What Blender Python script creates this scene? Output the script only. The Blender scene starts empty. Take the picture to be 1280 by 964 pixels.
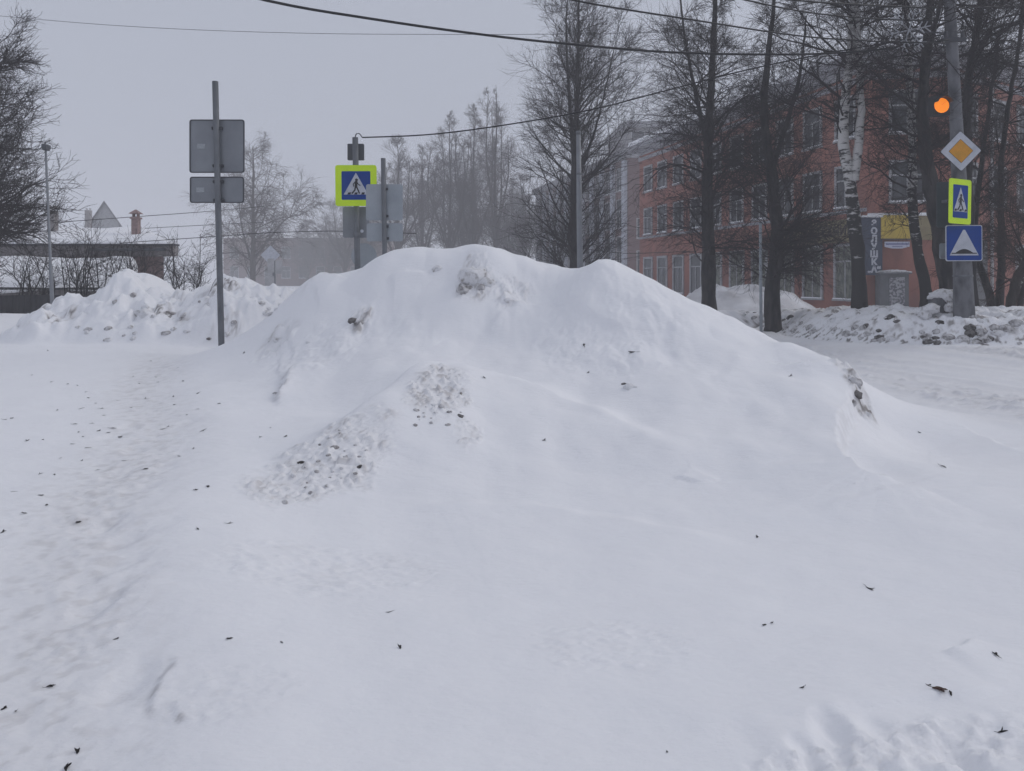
import bpy, math, random
import numpy as np
from mathutils import Vector, Matrix

random.seed(7)
RNG = np.random.default_rng(11)
R = math.radians
scene = bpy.context.scene
col = scene.collection
EYE, F, CX, HY = 1.6, 960.0, 640.0, 350.0     # eye height and lens of the photographer, for laying out distances

def at(px, py, Y):                       # a point Y metres ahead, seen in that direction
    return np.array([(px - CX) / F * Y, Y, EYE - (py - HY) / F * Y])

# ------------------------------------------------------------------ materials
def new_mat(name, color, rough=0.7, metallic=0.0, spec=0.3, emit=None, noise=None, bump=None):
    m = bpy.data.materials.new(name); m.use_nodes = True
    nt = m.node_tree; b = nt.nodes['Principled BSDF']
    b.inputs['Base Color'].default_value = (*color, 1)
    b.inputs['Roughness'].default_value = rough
    b.inputs['Metallic'].default_value = metallic
    b.inputs['Specular IOR Level'].default_value = spec
    tc = nt.nodes.new('ShaderNodeTexCoord')
    if noise:
        scale, c2, lo, hi, stretch = noise
        mp = nt.nodes.new('ShaderNodeMapping'); mp.inputs['Scale'].default_value = stretch
        n = nt.nodes.new('ShaderNodeTexNoise'); n.inputs['Scale'].default_value = scale; n.inputs['Detail'].default_value = 6
        r = nt.nodes.new('ShaderNodeMapRange'); r.inputs['From Min'].default_value = lo; r.inputs['From Max'].default_value = hi
        mx = nt.nodes.new('ShaderNodeMix'); mx.data_type = 'RGBA'
        mx.inputs['A'].default_value = (*color, 1); mx.inputs['B'].default_value = (*c2, 1)
        nt.links.new(tc.outputs['Object'], mp.inputs['Vector']); nt.links.new(mp.outputs['Vector'], n.inputs['Vector'])
        nt.links.new(n.outputs['Fac'], r.inputs['Value']); nt.links.new(r.outputs['Result'], mx.inputs['Factor'])
        nt.links.new(mx.outputs['Result'], b.inputs['Base Color'])
    if bump:
        n2 = nt.nodes.new('ShaderNodeTexNoise'); n2.inputs['Scale'].default_value = bump[0]; n2.inputs['Detail'].default_value = 5
        bp = nt.nodes.new('ShaderNodeBump'); bp.inputs['Distance'].default_value = bump[1]; bp.inputs['Strength'].default_value = 0.8
        nt.links.new(tc.outputs['Object'], n2.inputs['Vector']); nt.links.new(n2.outputs['Fac'], bp.inputs['Height'])
        nt.links.new(bp.outputs['Normal'], b.inputs['Normal'])
    if emit:
        b.inputs['Emission Color'].default_value = (*emit[0], 1); b.inputs['Emission Strength'].default_value = emit[1]
    return m

def snow_mat():
    m = bpy.data.materials.new('snow'); m.use_nodes = True
    nt = m.node_tree; L = nt.links.new; b = nt.nodes['Principled BSDF']
    b.inputs['Roughness'].default_value = 0.75; b.inputs['Specular IOR Level'].default_value = 0.15
    at_ = nt.nodes.new('ShaderNodeAttribute'); at_.attribute_name = 'dirt_shade'
    tc = nt.nodes.new('ShaderNodeTexCoord')
    n1 = nt.nodes.new('ShaderNodeTexNoise'); n1.inputs['Scale'].default_value = 2.3; n1.inputs['Detail'].default_value = 4
    L(tc.outputs['Object'], n1.inputs['Vector'])
    mx = nt.nodes.new('ShaderNodeMix'); mx.data_type = 'RGBA'
    mx.inputs['A'].default_value = (0.885, 0.89, 0.91, 1); mx.inputs['B'].default_value = (0.85, 0.85, 0.87, 1)
    L(n1.outputs['Fac'], mx.inputs['Factor'])
    ramp = nt.nodes.new('ShaderNodeValToRGB'); e = ramp.color_ramp.elements
    e[0].position = 0; e[0].color = (1, 1, 1, 1); e[1].position = 1; e[1].color = (0.1, 0.095, 0.09, 1)
    k = e.new(0.35); k.color = (0.76, 0.745, 0.735, 1); k = e.new(0.7); k.color = (0.38, 0.36, 0.345, 1)
    L(at_.outputs['Fac'], ramp.inputs['Fac'])
    mu = nt.nodes.new('ShaderNodeMix'); mu.data_type = 'RGBA'; mu.blend_type = 'MULTIPLY'; mu.inputs['Factor'].default_value = 1
    L(mx.outputs['Result'], mu.inputs['A']); L(ramp.outputs['Color'], mu.inputs['B']); L(mu.outputs['Result'], b.inputs['Base Color'])
    n2 = nt.nodes.new('ShaderNodeTexNoise'); n2.inputs['Scale'].default_value = 28; n2.inputs['Detail'].default_value = 7; n2.inputs['Roughness'].default_value = 0.6
    mp = nt.nodes.new('ShaderNodeMapping'); mp.inputs['Scale'].default_value = (0.55, 1, 1)
    L(tc.outputs['Object'], mp.inputs['Vector']); L(mp.outputs['Vector'], n2.inputs['Vector'])
    bp = nt.nodes.new('ShaderNodeBump'); bp.inputs['Distance'].default_value = 0.012; bp.inputs['Strength'].default_value = 0.55
    L(n2.outputs['Fac'], bp.inputs['Height']); L(bp.outputs['Normal'], b.inputs['Normal'])
    return m

def birch_mat():
    m = bpy.data.materials.new('birch_bark'); m.use_nodes = True
    nt = m.node_tree; L = nt.links.new; b = nt.nodes['Principled BSDF']; b.inputs['Roughness'].default_value = 0.85
    tc = nt.nodes.new('ShaderNodeTexCoord'); mp = nt.nodes.new('ShaderNodeMapping'); mp.inputs['Scale'].default_value = (1, 1, 3.2)
    n = nt.nodes.new('ShaderNodeTexNoise'); n.inputs['Scale'].default_value = 3.2; n.inputs['Detail'].default_value = 5; n.inputs['Roughness'].default_value = 0.65
    L(tc.outputs['Object'], mp.inputs['Vector']); L(mp.outputs['Vector'], n.inputs['Vector'])
    sp = nt.nodes.new('ShaderNodeSeparateXYZ'); L(tc.outputs['Object'], sp.inputs['Vector'])
    zr = nt.nodes.new('ShaderNodeMapRange'); zr.inputs['From Min'].default_value = 1.0; zr.inputs['From Max'].default_value = 4.2
    zr.inputs['To Min'].default_value = -0.22; zr.inputs['To Max'].default_value = 0.07; L(sp.outputs['Z'], zr.inputs['Value'])
    ad = nt.nodes.new('ShaderNodeMath'); ad.operation = 'ADD'; L(n.outputs['Fac'], ad.inputs[0]); L(zr.outputs['Result'], ad.inputs[1])
    r = nt.nodes.new('ShaderNodeValToRGB'); e = r.color_ramp.elements
    e[0].position = 0.45; e[0].color = (0.028, 0.026, 0.026, 1); e[1].position = 0.54; e[1].color = (0.5, 0.49, 0.48, 1)
    L(ad.outputs['Value'], r.inputs['Fac']); L(r.outputs['Color'], b.inputs['Base Color'])
    return m

M = {}
M['snow'] = snow_mat()
M['birch'] = birch_mat()
M['bark'] = new_mat('dark_bark', (0.02, 0.019, 0.021), 0.9, noise=(9, (0.06, 0.055, 0.054), 0.4, 0.7, (1, 1, 0.25)), bump=(20, 0.02))
M['bark_brown'] = new_mat('brown_bark', (0.05, 0.042, 0.04), 0.9, noise=(9, (0.09, 0.078, 0.07), 0.4, 0.7, (1, 1, 0.25)), bump=(20, 0.02))
M['twig'] = new_mat('twig', (0.03, 0.024, 0.026), 0.85)
M['twig_red'] = new_mat('reddish_twig', (0.055, 0.038, 0.036), 0.85)
M['galv'] = new_mat('galvanised_steel', (0.17, 0.18, 0.195), 0.6, 0.25, noise=(7, (0.11, 0.117, 0.13), 0.35, 0.7, (1, 1, 0.5)))
M['signback'] = new_mat('sign_back_metal', (0.24, 0.255, 0.275), 0.55, 0.2, noise=(3, (0.19, 0.2, 0.22), 0.35, 0.7, (1, 1, 1)))
M['signback_pale'] = new_mat('pale_sign_back', (0.34, 0.37, 0.4), 0.55, 0.15, noise=(3, (0.28, 0.31, 0.34), 0.35, 0.7, (1, 1, 1)))
M['signback_dark'] = new_mat('dark_sign_back', (0.055, 0.075, 0.085), 0.6, 0.1, noise=(3, (0.04, 0.055, 0.062), 0.35, 0.7, (1, 1, 1)))
M['sticker'] = new_mat('sticker', (0.36, 0.38, 0.4), 0.6, noise=(60, (0.26, 0.275, 0.3), 0.45, 0.55, (1, 1, 2)))
M['edge'] = new_mat('sign_edge', (0.06, 0.062, 0.07), 0.6)
M['dark'] = new_mat('dark_plastic', (0.02, 0.021, 0.024), 0.5)
M['greybox'] = new_mat('dark_grey_box', (0.075, 0.08, 0.09), 0.5)
M['lime'] = new_mat('fluorescent_film', (0.62, 0.86, 0.01), 0.5, noise=(4, (0.56, 0.8, 0.012), 0.35, 0.7, (1, 1, 1)))
M['blue'] = new_mat('sign_blue', (0.002, 0.045, 0.25), 0.6, spec=0.1, noise=(4, (0.004, 0.04, 0.21), 0.35, 0.7, (1, 1, 1)))
M['white'] = new_mat('sign_white', (0.48, 0.5, 0.55), 0.5, noise=(6, (0.38, 0.4, 0.45), 0.4, 0.7, (1, 1, 1)))
M['black'] = new_mat('sign_black', (0.012, 0.012, 0.014), 0.5)
M['amber'] = new_mat('sign_amber', (0.62, 0.27, 0.012), 0.5, noise=(5, (0.5, 0.24, 0.012), 0.4, 0.65, (1, 1, 1)))
M['concrete'] = new_mat('concrete', (0.16, 0.163, 0.175), 0.9, noise=(5, (0.07, 0.073, 0.082), 0.42, 0.68, (1, 1, 0.5)), bump=(26, 0.015))
M['lamp_on'] = new_mat('lit_amber', (0.4, 0.12, 0.01), 0.4, emit=((1.0, 0.25, 0.006), 0.95))
M['plaster'] = new_mat('salmon_plaster', (0.31, 0.125, 0.092), 0.9, noise=(1.6, (0.215, 0.095, 0.076), 0.4, 0.66, (1, 1, 0.45)), bump=(9, 0.02))
M['plaster_dim'] = new_mat('pinkish_brown_plaster', (0.16, 0.09, 0.085), 0.9, noise=(1.3, (0.13, 0.075, 0.07), 0.4, 0.7, (1, 1, 1)))
M['cornice'] = new_mat('grey_cornice', (0.34, 0.34, 0.36), 0.9, noise=(2, (0.25, 0.25, 0.27), 0.4, 0.7, (1, 1, 1)))
M['trim'] = new_mat('window_trim', (0.4, 0.4, 0.41), 0.8, noise=(3, (0.3, 0.3, 0.31), 0.4, 0.7, (1, 1, 1)))
M['glass'] = new_mat('window_glass', (0.03, 0.034, 0.04), 0.12, spec=0.5)
M['curtain'] = new_mat('curtained_glass', (0.16, 0.17, 0.13), 0.35, noise=(7, (0.05, 0.055, 0.05), 0.42, 0.62, (1, 1, 0.5)))
M['beige'] = new_mat('beige_fascia', (0.26, 0.215, 0.115), 0.8, noise=(3, (0.2, 0.165, 0.09), 0.4, 0.7, (1, 1, 1)))
M['yellow'] = new_mat('yellow_board', (0.5, 0.36, 0.045), 0.7, noise=(3, (0.42, 0.3, 0.04), 0.4, 0.7, (1, 1, 1)))
M['navy'] = new_mat('navy_board', (0.03, 0.042, 0.075), 0.6, noise=(4, (0.04, 0.055, 0.085), 0.4, 0.7, (1, 1, 1)))
M['letter'] = new_mat('sign_letters', (0.45, 0.46, 0.5), 0.7)
M['letter_dark'] = new_mat('dark_letters', (0.07, 0.055, 0.05), 0.7)
M['plate'] = new_mat('pale_plate', (0.45, 0.46, 0.55), 0.6)
M['plate_text'] = new_mat('plate_blue', (0.12, 0.13, 0.27), 0.6)
M['grey_paint'] = new_mat('grey_painted_metal', (0.12, 0.125, 0.135), 0.7, noise=(4, (0.09, 0.095, 0.1), 0.4, 0.7, (1, 1, 1)))
M['poster'] = new_mat('posters', (0.33, 0.33, 0.35), 0.8, noise=(11, (0.1, 0.1, 0.115), 0.45, 0.55, (1, 1, 1)))
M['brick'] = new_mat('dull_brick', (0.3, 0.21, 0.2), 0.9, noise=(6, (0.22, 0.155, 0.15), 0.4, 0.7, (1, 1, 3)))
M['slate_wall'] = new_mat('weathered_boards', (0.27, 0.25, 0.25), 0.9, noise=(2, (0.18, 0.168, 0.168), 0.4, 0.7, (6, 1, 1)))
M['fence'] = new_mat('dark_fence_sheet', (0.04, 0.04, 0.046), 0.7, noise=(2, (0.055, 0.055, 0.06), 0.4, 0.7, (3, 1, 1)))
M['render_grey'] = new_mat('grey_render', (0.22, 0.21, 0.22), 0.9, noise=(1, (0.18, 0.17, 0.18), 0.4, 0.7, (1, 1, 1)))
M['leaf'] = new_mat('dry_leaf', (0.016, 0.013, 0.013), 0.7)
M['leaf_brown'] = new_mat('brown_leaf', (0.085, 0.04, 0.03), 0.7, noise=(80, (0.04, 0.02, 0.017), 0.4, 0.6, (1, 1, 1)))
M['cable'] = new_mat('cable_rubber', (0.012, 0.012, 0.014), 0.6)
M['wire_grey'] = new_mat('weathered_wire', (0.12, 0.125, 0.14), 0.6)
M['ornament'] = new_mat('ornament_grey', (0.3, 0.31, 0.33), 0.5)
M['clod'] = new_mat('dirty_clod', (0.6, 0.59, 0.6), 0.9, noise=(14, (0.14, 0.13, 0.125), 0.42, 0.7, (1, 1, 1)), bump=(30, 0.02))
M['clod_dark'] = new_mat('dark_clod', (0.2, 0.19, 0.185), 0.9, noise=(16, (0.05, 0.046, 0.044), 0.4, 0.58, (1, 1, 1)), bump=(30, 0.02))
M['clod_pale'] = new_mat('pale_clod', (0.74, 0.74, 0.76), 0.9, noise=(14, (0.3, 0.28, 0.26), 0.52, 0.72, (1, 1, 1)), bump=(30, 0.02))

# ------------------------------------------------------------------ object helpers
ORG = {}
def thing(name, label, cat, loc=(0, 0, 0), group=None):
    o = bpy.data.objects.new(name, None); col.objects.link(o)
    o.location = tuple(float(v) for v in loc); o.empty_display_size = 0.2
    o['label'] = label; o['category'] = cat
    if group: o['group'] = group
    ORG[o.name] = np.array(loc, float)
    return o

def mesh_obj(name, V, faces_idx, loop_tot, mats, parent=None, mat_idx=None, smooth=False):
    """V Nx3 (world), faces_idx flat loop vertex indices, loop_tot per face"""
    V = np.asarray(V, float)
    if parent is not None: V = V - ORG[parent.name]
    me = bpy.data.meshes.new(name)
    me.vertices.add(len(V)); me.vertices.foreach_set('co', V.astype(np.float32).ravel())
    faces_idx = np.asarray(faces_idx, np.int32); loop_tot = np.asarray(loop_tot, np.int32)
    me.loops.add(len(faces_idx)); me.loops.foreach_set('vertex_index', faces_idx)
    me.polygons.add(len(loop_tot))
    me.polygons.foreach_set('loop_start', (np.cumsum(loop_tot) - loop_tot).astype(np.int32))
    if mat_idx is not None: me.polygons.foreach_set('material_index', np.asarray(mat_idx, np.int32))
    me.polygons.foreach_set('use_smooth', np.full(len(loop_tot), smooth, bool))
    me.update(calc_edges=True); me.validate()
    for m in (mats if isinstance(mats, (list, tuple)) else [mats]): me.materials.append(m)
    o = bpy.data.objects.new(name, me); col.objects.link(o)
    if parent is not None:
        o.parent = parent; ORG[o.name] = ORG[parent.name]
    else: ORG[o.name] = np.zeros(3)
    return o

class MB:
    def __init__(s): s.v = []; s.f = []; s.m = []
    def face(s, idx, m=0): s.f.append(list(idx)); s.m.append(m)
    def box8(s, P, m=0):
        b = len(s.v); s.v += [np.array(p, float) for p in P]
        for q in ((0,3,2,1),(4,5,6,7),(0,1,5,4),(1,2,6,5),(2,3,7,6),(3,0,4,7)): s.face([b+i for i in q], m)
    def box(s, a, b, m=0):
        x0,y0,z0 = a; x1,y1,z1 = b
        s.box8([(x0,y0,z0),(x1,y0,z0),(x1,y1,z0),(x0,y1,z0),(x0,y0,z1),(x1,y0,z1),(x1,y1,z1),(x0,y1,z1)], m)
    def fbox(s, O, u, n, u0, u1, z0, z1, d0, d1, m=0):        # box in a facade's own axes
        O = np.array(O, float); u = np.array(u, float); n = np.array(n, float); k = np.array([0,0,1.0])
        P = [O+u*a+n*d+k*z for z in (z0,z1) for (a,d) in ((u0,d1),(u1,d1),(u1,d0),(u0,d0))]
        s.box8(P, m)
    def prism(s, O, u, v, poly, t0, t1, m=0):                   # polygon in plane (u,v) from offset t0 to t1 along n = u x v
        O = np.array(O, float); u = np.array(u, float); v = np.array(v, float); n = np.cross(u, v)
        b = len(s.v); k = len(poly)
        for t in (t0, t1):
            for (a, c) in poly: s.v.append(O+u*a+v*c+n*t)
        s.face([b+i for i in range(k)][::-1], m); s.face([b+k+i for i in range(k)], m)
        for i in range(k):
            j = (i+1) % k; s.face([b+i, b+j, b+k+j, b+k+i], m)
    def tube(s, pts, rad, k=8, m=0, cap=True):
        pts = np.asarray(pts, float); n = len(pts)
        rad = np.full(n, rad, float) if np.isscalar(rad) else np.asarray(rad, float)
        T = np.gradient(pts, axis=0); T /= np.linalg.norm(T, axis=1)[:, None] + 1e-9
        ref = np.array([1.0, 0, 0]) if abs(T[0][0]) < 0.8 else np.array([0, 0, 1.0])
        b = len(s.v)
        for i in range(n):
            a = np.cross(T[i], ref); a /= np.linalg.norm(a); c = np.cross(T[i], a)
            for j in range(k):
                th = 2*math.pi*j/k; s.v.append(pts[i] + rad[i]*(math.cos(th)*a + math.sin(th)*c))
        for i in range(n-1):
            for j in range(k):
                jj = (j+1) % k; s.face([b+i*k+j, b+i*k+jj, b+(i+1)*k+jj, b+(i+1)*k+j], m)
        if cap:
            s.face([b+j for j in range(k)][::-1], m); s.face([b+(n-1)*k+j for j in range(k)], m)
    def build(s, name, mats, parent=None, smooth=False):
        return mesh_obj(name, np.array(s.v), [i for f in s.f for i in f], [len(f) for f in s.f], mats, parent, s.m, smooth)

def rrect(w, h, r, k=4, cx=0, cy=0):
    P = []
    for (sx, sy, a0) in ((1,1,0),(-1,1,90),(-1,-1,180),(1,-1,270)):
        for i in range(k+1):
            a = R(a0 + 90*i/k); P.append((cx+sx*(w/2-r)+r*math.cos(a), cy+sy*(h/2-r)+r*math.sin(a)))
    return P

# ------------------------------------------------------------------ noise
def _h(ix, iy, seed):
    n = (ix.astype(np.int64)*374761393 + iy.astype(np.int64)*668265263 + seed*974711) & 0xffffffff
    n = ((n ^ (n >> 13)) * 1274126177) & 0xffffffff
    return ((n ^ (n >> 16)) & 0xffff) / 65535.0 * 2*math.pi
def pn(x, y, seed=0):
    x0 = np.floor(x); y0 = np.floor(y); fx = x-x0; fy = y-y0
    def g(dx, dy):
        a = _h(x0+dx, y0+dy, seed); return np.cos(a)*(fx-dx) + np.sin(a)*(fy-dy)
    u = fx*fx*fx*(fx*(fx*6-15)+10); v = fy*fy*fy*(fy*(fy*6-15)+10)
    a = g(0,0); b = g(1,0); c = g(0,1); d = g(1,1)
    return (a+(b-a)*u + ((c+(d-c)*u)-(a+(b-a)*u))*v) * 1.5
def fbm(x, y, seed=0, o=4, g=0.5):
    s = 0; a = 1.0
    for i in range(o): s = s + a*pn(x*2**i, y*2**i, seed+i*17); a *= g
    return s
def sst(x, a, b):
    t = np.clip((x-a)/(b-a), 0, 1); return t*t*(3-2*t)

# ------------------------------------------------------------------ the snow surface: thin plate through surveyed points
ctrl = []
def cp(px, py, Y): p = at(px, py, Y); ctrl.append((p[0], p[1], p[2]))
def cw(X, Y, Z): ctrl.append((X, Y, Z))
for X in (-6, -3, 0, 3, 6): cw(X, 0, -0.06); cw(X, -4, -0.08)
for X in (-2.2, -1.1, 0, 1.0, 1.9): cw(X, 2.5, 0.0)
for px in (-150, 20, 110, 210):
    for py, z in ((800, .03), (700, .1), (600, .17), (520, .27), (470, .38), (447, .46), (432, .52)):
        Y = (EYE-z)*F/(py-HY); cp(px, py, Y)
cp(277, 440, 12)
for q in ((0,395,16),(60,399,16),(-150,398,16),(-150,424,13.6),(0,420,14)): cp(*q)
MP = [(350,500,8.0),(300,560,6.4),(340,430,10.2),(370,378,10.8),(390,352,11),(430,345,11),(480,322,10.8),(540,320,10.6),(605,316,10.4),
 (640,330,10.3),(690,338,10.2),(745,331,9.6),(785,340,9.6),(830,360,9.5),(890,390,9.4),(950,415,9.2),(1000,440,8.8),(1050,465,8.3),(1068,486,7.9),
 (450,400,9.8),(450,460,8.6),(440,510,7.6),(400,520,7.3),(470,525,6.7),(410,575,5.95),(350,632,5.1),
 (545,350,10.2),(545,400,9.4),(545,440,8.6),(530,475,7.7),(545,512,7.0),(560,560,6.2),(570,640,5.15),
 (690,380,9.7),(690,430,8.9),(690,480,7.9),(700,540,6.8),(700,620,5.45),
 (750,360,9.3),(760,410,8.8),(790,480,7.75),(790,560,6.4),
 (870,430,8.5),(880,480,7.6),(880,560,6.3),(860,610,5.6),(970,470,8.1),(980,530,6.9),(980,600,5.7),
 (1045,520,7.2),(1050,570,6.25),(1095,570,6.35),(300,740,3.85),(600,740,3.92),(900,740,3.95),(1200,740,4.0),(1200,640,5.1),(1280,605,5.65),(1000,660,4.9),(450,700,4.35),(750,690,4.5),
 (1275,562,7.0),(1200,532,8.0),(1150,508,9.0),(1088,498,9.6),(1280,545,7.7),(1210,500,10.0),(1120,540,7.6),(1110,560,6.95),(1200,478,11.2),(1100,450,14.2),(1280,470,11.6),(1280,436,14.4),(1000,425,18.4),(950,412,23),(1400,436,14.2),(1400,520,8.2)]
for q in MP: cp(*q)
for q in ((4.4,10.3,.08),(5.2,8.6,.06),(4.3,11.5,.08),(3.6,13,.06),(2,14.6,.06),(0,15.4,.1),(-2,15.4,.2),(0,12.6,.95),(1.5,12,.8),(2.6,11.2,.6),(-2.5,13,.95),(-3.9,12.7,.6),(-1.2,12.8,1.0),
          (0,20,.12),(4,20,.1),(-4,20,.3),(-9,20,.5),(-12.5,18.6,.78),(-17,19.5,.78),(-14,23,.6),(-14,10,.35),(-14,3,.1),(14,3,.05),(10,6,.05),(16,14.3,.32),(16,9,.1),
          (6,30,.15),(0,30,.15),(-10,30,.4),(-16,30,.45),(12,30,.4),(20,30,.4),(20,20,.45),(20,10,.1),(8,18,.3)): cw(*q)
C = np.array(ctrl)
def _phi(r2): return 0.5*r2*np.log(r2+1e-9)
def _fit(C):
    n = len(C); D = ((C[:, None, :2]-C[None, :, :2])**2).sum(-1)
    A = np.zeros((n+3, n+3)); A[:n, :n] = _phi(D) + np.eye(n)*0.012
    A[:n, n] = 1; A[:n, n+1:] = C[:, :2]; A[n, :n] = 1; A[n+1:, :n] = C[:, :2].T
    return np.linalg.solve(A, np.concatenate([C[:, 2], [0, 0, 0]]))
W = _fit(C)
def tps(X, Y):
    s = X.shape; x = X.ravel(); y = Y.ravel(); out = np.empty(len(x)); st = 40000
    for i in range(0, len(x), st):
        a = x[i:i+st, None]-C[None, :, 0]; b = y[i:i+st, None]-C[None, :, 1]
        out[i:i+st] = _phi(a*a+b*b) @ W[:-3] + W[-3] + W[-2]*x[i:i+st] + W[-1]*y[i:i+st]
    return out.reshape(s)

def in_poly(X, Y, P):
    r = np.zeros(X.shape, bool); n = len(P)
    for i in range(n):
        x0, y0 = P[i]; x1, y1 = P[(i+1) % n]
        c = ((y0 > Y) != (y1 > Y)) & (X < (x1-x0)*(Y-y0)/((y1-y0) or 1e-9)+x0); r ^= c
    return r
def poly_dist(X, Y, P, closed=True):
    d = np.full(X.shape, 1e9); n = len(P)
    for i in range(n if closed else n-1):
        x0, y0 = P[i]; x1, y1 = P[(i+1) % n]; dx, dy = x1-x0, y1-y0
        t = np.clip(((X-x0)*dx+(Y-y0)*dy)/(dx*dx+dy*dy+1e-12), 0, 1)
        d = np.minimum(d, np.hypot(X-x0-t*dx, Y-y0-t*dy))
    return d

MOUND = [(-3.6,12.4),(-3.25,10.4),(-2.75,8.4),(-2.15,6.4),(-1.75,5.2),(-0.6,4.8),(.5,5.0),(1.6,5.2),(2.4,5.45),(3.4,6.0),(3.95,7.2),(4.1,8.4),(4.0,10),(3.2,12),(1.5,13.8),(-1,14.6),(-2.8,14)]
PILE = [(-9.3,13.2),(-8.0,12.6),(-5.6,12.7),(-4.5,12.9),(-3.9,13.6),(-3.8,15.5),(-4.6,17),(-7,17.3),(-9.4,16.8)]
# crest of the far-left pile, height against x (at about 14.6 m)
PC = [(at(px, py, 14.8)[0], at(px, py, 14.8)[2]) for px, py in ((50,424),(72,402),(88,385),(110,372),(148,366),(156,349),(163,343),(180,341),(192,346),(202,360),(222,367),(238,363),(252,366),(272,355),(300,348),(316,349),(332,357),(352,362),(372,366),(392,385))]
PCX, PCZ = np.array([p[0] for p in PC]), np.array([p[1] for p in PC])

def surf(X, Y):
    """height and dirt of the snow, everywhere"""
    near = (np.abs(X) < 22) & (Y > -6) & (Y < 34)
    H = 0.25 + 0.15*fbm(X*0.03, Y*0.03, 5, 3); D = np.zeros(X.shape)
    x = X[near]; y = Y[near]
    h = tps(x, y); d = np.zeros(x.shape)
    # road
    rp = in_poly(x, y, ROAD); rd = poly_dist(x, y, ROAD); rin = np.where(rp, sst(rd, 0, 0.5), 0)
    tx = x + 0.27*(y-10)
    ruts = 0.035*pn(tx*1.3, y*0.05, 31) + 0.03*pn(tx*3.2, y*0.12, 32)
    clumps = np.clip(fbm(x*4.5, y*4.5, 33, 3)-0.15, 0, 1)
    mid = sst(pn(tx*0.42+0.3, y*0.04, 35)+0.35, 0, 0.5)
    h += rin*(ruts + 0.075*clumps*mid + 0.004*fbm(x*14, y*14, 34, 2))
    d += rin*(0.05+0.13*mid+0.06*np.clip(pn(tx*2.6, y*0.07, 39), 0, 1)+0.5*mid*np.clip(fbm(x*7, y*9, 36, 3)-0.25, 0, 1))
    # near verge of the road: a soft drift lip
    # left pile
    pp = in_poly(x, y, PILE); pd = poly_dist(x, y, PILE)
    cz = np.interp(x, PCX, PCZ, left=0.4, right=0.5)
    bs = 0.56
    yc = 14.7 + 0.3*pn(x*1.1, x*0+3.3, 41)
    s = (y-yc)
    prof = np.where(s < 0, np.cos(np.clip(s/2.0, -1, 0)*math.pi/2)**0.95, np.cos(np.clip(s/2.3, 0, 1)*math.pi/2)**1.1)
    ph = bs + np.clip(cz-bs, 0, 9)*prof
    lump = 0.26*(np.abs(fbm(x*1.9, y*1.9, 43, 3, 0.5))-0.28) * np.clip(prof*1.6, 0, 1) * sst(-s, -0.2, 0.5)
    lump += 0.075*np.abs(fbm(x*5, y*5, 47, 3, .6))*np.clip(prof*1.5, 0, 1)*sst(-s, 0.05, 0.5)
    pm = sst(pd, 0, 0.35)*pp
    hp = ph + lump
    h = np.where(pp, np.maximum(h, h+(hp-h)*pm), h)
    sp = np.clip(fbm(x*2.2, y*2.2, 44, 4, 0.6)-0.05, 0, 1)*sst(prof, 0.15, 0.5)*(1-sst(prof, 0.86, 0.99))*sst(fbm(x*0.8, y*0.8, 46, 2)+0.35, 0, 0.5)
    d += pp*pm*np.clip(sp*1.1*sst(np.abs(fbm(x*9, y*9, 45, 3)), 0.1, 0.45), 0, 0.95)
    # right bank
    bp = in_poly(x, y, BANK); bd = poly_dist(x, y, FOOT, False)
    b = bp*1.0
    rise = sst(bd, 0.0, 1.0)*0.42 + sst(bd, 0.3, 2.2)*0.12
    lumb = (0.15*np.abs(fbm(x*1.25, y*1.25, 51, 3, 0.5))+0.05*np.abs(fbm(x*5, y*5, 52, 3)))*sst(bd, 0.15, 0.9)*(1-0.75*sst(bd, 2.2, 3.4))
    bo = sst(poly_dist(x, y, BANK[NF-1:]+BANK[:1], False), 0, 2.0)
    h += b*np.where(bd < 1.2, 1, bo)*(rise+lumb-0.05)
    rowd = np.exp(-((bd-0.28)/0.3)**2)
    d += b*np.clip(rowd*0.9*sst(fbm(x*7, y*7, 53, 3, 0.6), 0.15, 0.5) + 0.7*sst(bd, 0.3, 0.8)*(1-sst(bd, 1.6, 2.6))*sst(fbm(x*2.8, y*2.8, 54, 4, 0.6), 0.32, 0.7), 0, 0.95)
    # mound: soft wind-shaped relief
    mp_ = in_poly(x, y, MOUND); md = np.where(mp_, sst(poly_dist(x, y, MOUND), 0.0, 1.2), 0)
    h += md*(0.075*fbm(x*0.85+3, y*0.7, 61, 3, 0.45) + (0.007+0.022*sst(fbm(x*.7, y*.7, 68, 2), -.1, .6))*(.35+.65*sst(h, .5, 1.1))*fbm(x*2.6, y*1.7, 64, 3) + 0.10*(np.abs(fbm(x*1.1, y*0.9, 66, 2, .5))-.3)*sst(h, .5, 1.2)*sst(fbm(x*.6+4, y*.6, 67, 2), -.1, .5))
    # everywhere: gentle drift relief and trodden texture on the left
    h += 0.014*fbm(x*1.2, y*1.7, 71, 3) + 0.0022*fbm(x*4, y*8, 72, 3)
    path = np.exp(-((x+1.95+0.41*(y-3.35)+0.2*pn(y*0.5, y*0+7.7, 77))/0.46)**2)*(1-sst(y, 10.5, 13))*(1-pp*1.0)
    h += path*(0.011*np.abs(fbm(x*6, y*6, 73, 4, 0.65)) - 0.035) + 0.03*np.exp(-((x+1.2+0.41*(y-3.35))/0.35)**2)*(y < 9)
    d += path*(0.11+0.16*sst(fbm(x*9, y*9, 78, 3, .6), .1, .5))
    H[near] = h; D[near] = d
    for f in FEATS: f(X, Y, H, D)
    edge = sst(np.maximum(np.abs(X)/22, np.maximum(Y/34, -Y/6)), 0.7, 1.0)
    H = H*(1-edge) + edge*(0.25 + 0.15*fbm(X*0.03, Y*0.03, 5, 3))
    return H, np.clip(D, 0, 1)

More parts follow.
